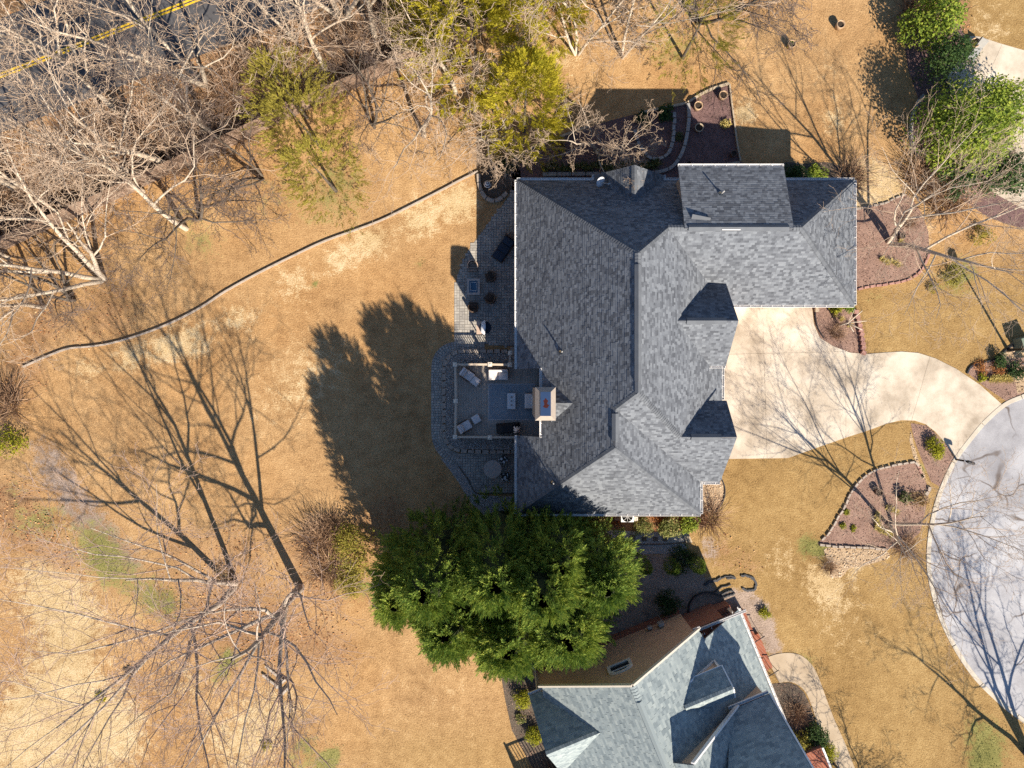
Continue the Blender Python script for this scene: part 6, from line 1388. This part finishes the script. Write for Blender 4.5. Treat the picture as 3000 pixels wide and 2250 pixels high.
# front beds
shrub((2453, 902), .55, .7, 'gold', 'bright green shrub under the garage eave in the driveway bed', 700, .12, clumps=16, ry=.45); shrub((2490, 900), .4, .6, 'broadleaf', 'dark green shrub under the garage eave corner', 420, .11)
blades([(2448, 922), (2468, 935), (2491, 952)], 'straw_leaf', ['straw clump nearest the garage in the driveway bed', 'straw clump in the middle of the driveway bed', 'straw clump nearest the block edging of the driveway bed'], 'straw_grass', 60, .34)
shrub((2747, 1312), .72, 1.0, 'gold', 'bright yellow-green conifer in the kerb island bed', 1500, .10, clumps=24, ry=.9)
for px, lb in (((2482, 1500), 'small green tuft at the edge of the front tree bed'), ((2470, 1542), 'larger green tuft in the front tree bed'), ((2502, 1549), 'second green tuft inside the front tree bed')): shrub(px, .24, .25, 'gold', lb, 200, .09, name='grass_clump', cat='plant')
blades([(2570 + 3 * (i % 3), 1506 + 7 * i) for i in range(7)] + [(2580 + 8 * i, 1552 + 4 * i) for i in range(5)] + [(2602 + 9 * i, 1486 + 5 * i) for i in range(4)], 'straw_leaf', 'pale straw grass tuft in the ring round the front tree', 'straw_grass', 60, .36, 'straw grass round the front tree')
shrub((2653, 1458), .4, .9, 'liriope', 'spiky grey-green plant beside the front tree', 260, .16); shrub((2690, 1470), .9, .5, 'drybush', 'dry olive groundcover between front tree and kerb', 700, .10)
blades([(2905 + 7 * i, 1092 + (14 if i % 2 else 22)) for i in range(9)], 'straw_leaf', 'pale yellow grass tuft in the lamp bed', 'straw_grass', 60, .40, 'yellow grasses of the lamp bed')
shrub((2878, 1107), .33, .35, 'gold', 'bright green tuft beside the driveway in the lamp bed', 320, .10, name='grass_clump', cat='plant'); shrub((2936, 1056), .55, 1.0, 'holly', 'dark rounded shrub in front of the lamp post', 900, .10); shrub((2990, 1090), .8, .9, 'holly', 'dark round shrub at the edge of the lamp bed', 1100, .10)
shrub((2880, 1078), .7, .4, 'rusty', 'low reddish-brown shrub along the lamp bed edging', 600, .08); shrub((2930, 1078), .6, .5, 'rusty', 'reddish-brown shrub between the dark shrub and the yellow grass', 500, .08)
blades([(2585 + 10 * i, 758 + 4 * (i % 3) + 2 * i) for i in range(6)] + [(2640, 706), (2650, 718)], 'straw_leaf', 'yellow straw tuft in the red mulch bed', 'straw_grass', 60, .34, 'straw tufts of the red mulch bed')

# ------------------------------------------------------------------ twiggy brush
def brush_mesh(seed, r, h, n):
    rg = random.Random(seed); polys = []
    for i in range(n):
        a = rg.uniform(0, 6.28); q = r * math.sqrt(rg.random()) * .6; x, y = q * math.cos(a), q * math.sin(a); d = Vector((rg.gauss(0, .5) + math.cos(a) * .5, rg.gauss(0, .5) + math.sin(a) * .5, rg.uniform(.4, 1.2))).normalized(); p = Vector((x, y, 0)); L = h * rg.uniform(.4, 1.1); pts = [tuple(p)]
        for k in range(3):
            d = (d + Vector((rg.gauss(0, .3), rg.gauss(0, .3), rg.gauss(0, .2)))).normalized(); p = p + d * L / 3; pts.append((p.x, p.y, max(.02, p.z)))
        rad = rg.uniform(.008, .016); polys.append((pts, [rad, rad * .85, rad * .7, rad * .5], 3))
    V, Fq = tubes(polys); me = np_mesh('twigs', V, Fq); me.materials.append(MAT['brush']); return me
BR = [brush_mesh(k, 1.1, 1.6, 260) for k in range(4)]
def brush(px, s, label, group=None, k=0):
    p = g(*px); t = thing('twiggy_shrub', label, 'shrub', (p.x, p.y, 0), (px[0] % 7), group); o = link('twigs', BR[k % 4], None, t, kind='stuff'); o.scale = (s, s, s)
for i, (px, s, lb) in enumerate((((930, 1575), 1.1, 'brown leafless thicket left of the yellow-green shrub'), ((965, 1540), .9, 'brown leafless thicket at the tip of the cypress shade'), ((960, 1660), 1.1, 'brown twiggy shrub in front of the yellow-green shrub'), ((1625, 1935), 1.0, 'pinkish leafless shrub between cypress and neighbour wall'), ((2075, 1518), 1.0, 'bare reddish shrub at the lower house corner'),
                                ((2490, 520), 1.1, 'bare brown shrub at the upper house corner'), ((2700, 520), 1.3, 'bare twiggy shrub above the spreading tree'), ((2770, 590), 1.4, 'pale twiggy shrub beside the spreading bare tree'), ((2690, 40), 1.5, 'bare brown thicket at the top edge by the dark mulch'), ((2330, 2085), .7, 'bare shrub in the neighbour walk bed'), ((2450, 975), .5, 'tangled twigs under the pruned tree'), ((2650, 1600), .8, 'brown twiggy shrub at the foot of the front tree'), ((2428, 1660), .45, 'dark burnt-looking shrub on the sunny side lawn'), ((20, 1180), 1.3, 'brown thicket at the picture edge beside the lawn'), ((2660, 650), .5, 'tiny bare shrub in the red mulch bed'))):
    brush(px, s, lb, None, i)
rr = random.Random(12); fx = FENCE
und = tag(bpy.data.objects.new('undergrowth', None), 'tangled brown leafless undergrowth on the slope between fence and road', 'undergrowth', None, 'stuff'); COL.objects.link(und)
for i in range(52):
    x = rr.uniform(-80, 1500); yl = np.interp(x, [a for a, _ in fx], [b for _, b in fx]); y = yl - rr.uniform(18, 220); p = g(x, y); s = rr.uniform(.7, 1.5)
    o = link('twigs', BR[i % 4], None, und, loc=(p.x, p.y, 0), rot=(0, 0, rr.uniform(0, 6.28)), kind='stuff'); o.scale = (s, s, s * .9)
shrub((15, 1300), 1.3, 1.2, 'gold', 'yellow-green shrub at the picture edge below the wood', 1200, .12, clumps=18)

# ------------------------------------------------------------------ ground litter and grass
xs_, ys_, Z_ = ZONE
def zone_at(x, y, ch):
    i = np.clip(np.searchsorted(xs_, x) - 1, 0, len(xs_) - 1); j = np.clip(np.searchsorted(ys_, y) - 1, 0, len(ys_) - 1); return Z_[j, i, ch]
BLOCK = [DRIVE, WALK, np_poly, sp_poly, foot, nd_poly if False else gp([(2775, 90), (3200, 200), (3200, 720), (2900, 560)])] + [v[1] for v in bed.values()]
culp = [(p.x, p.y) for p in kp] + [g2(3700, 2300), g2(3700, 1050)]; roadp = [(p.x, p.y) for p in (cl[0] - rn * 3.35, cl[3] - rn * 3.35, cl[3] + rn * 3.35, cl[0] + rn * 3.35)]
BLOCK += [culp, roadp, [(p.x, p.y) for p in (Vector((.0, 12.2, 0)), Vector((20, 12.2, 0)), Vector((20, 4.5, 0)), Vector((12.4, 4.5, 0)), Vector((12.4, -7.8, 0)), Vector((.0, -7.8, 0)))], gp([(1262, 1000), (1530, 1000), (1530, 1345), (1330, 1360), (1270, 1320), (1262, 1270)])]
def free(x, y):
    ok = np.ones(len(x), bool)
    for b in BLOCK: ok &= ~inside(b, x, y)
    return ok
rng = np.random.default_rng(5)
n = 150000; x = rng.uniform(-33, 33, n); y = rng.uniform(-25, 25, n); ok = free(x, y) & (zone_at(x, y, 2) < .75) & (zone_at(x, y, 3) < .6); x, y = x[ok], y[ok]
TUFT = (np.array([(-.5, 0, 0), (.5, 0, 0), (.1, .35, .9), (-.35, -.3, 0), (.3, -.35, 0), (.0, .0, 1.0)], np.float32), np.array([(0, 1, 2), (3, 4, 5)], np.int32)); TUFT[0][:, 2] *= .4
def tufts(name, x, y, size, mat, seed):
    rg = np.random.default_rng(seed); n = len(x); az = rg.uniform(0, 6.28, n); c, s = np.cos(az), np.sin(az); R = np.zeros((n, 3, 3)); R[:, 0, 0] = c; R[:, 0, 1] = -s; R[:, 1, 0] = s; R[:, 1, 1] = c; R[:, 2, 2] = rg.uniform(.5, 1.2, n)
    W, Fx = scatter(TUFT[0], TUFT[1], np.column_stack([x, y, np.zeros(n)]), R, (rg.uniform(.5, 1.3, n) * size)[:, None]); o = link(name, np_mesh(name, W, None, Fx), MAT[mat], kind='stuff'); return o
gm = zone_at(x, y, 1) > rng.uniform(.15, .7, len(x))
tag(tufts('dry_grass', x[~gm], y[~gm], .045, 'tuft', 1), 'short dormant tan grass covering the lawns', 'grass'); tag(tufts('green_grass', x[gm], y[gm], .07, 'green_tuft', 2), 'scattered green grass patches in the dormant lawn', 'grass')
n = 90000; x = rng.uniform(-33, 33, n); y = rng.uniform(-25, 25, n); ok = free(x, y) & (zone_at(x, y, 2) > rng.uniform(.2, .9, n)); x, y = x[ok], y[ok]; n = len(x)
ax = rng.normal(0, .45, (n, 3)); ax[:, 2] = 1
W, Fx = scatter(np.array([(-.5, 0, 0), (0, -.35, .08), (.5, 0, 0), (0, .35, .1)], np.float32), np.array([(0, 1, 2, 3)], np.int32), np.column_stack([x, y, rng.uniform(.012, .06, n)]), rot_from(ax, rng.uniform(0, 6.28, n)), (rng.uniform(.07, .16, n))[:, None])
tag(link('leaf_litter', np_mesh('leaf_litter', W, Fx), MAT['leaf'], kind='stuff'), 'brown fallen leaves over the wooded slope and lawn edges', 'leaves')
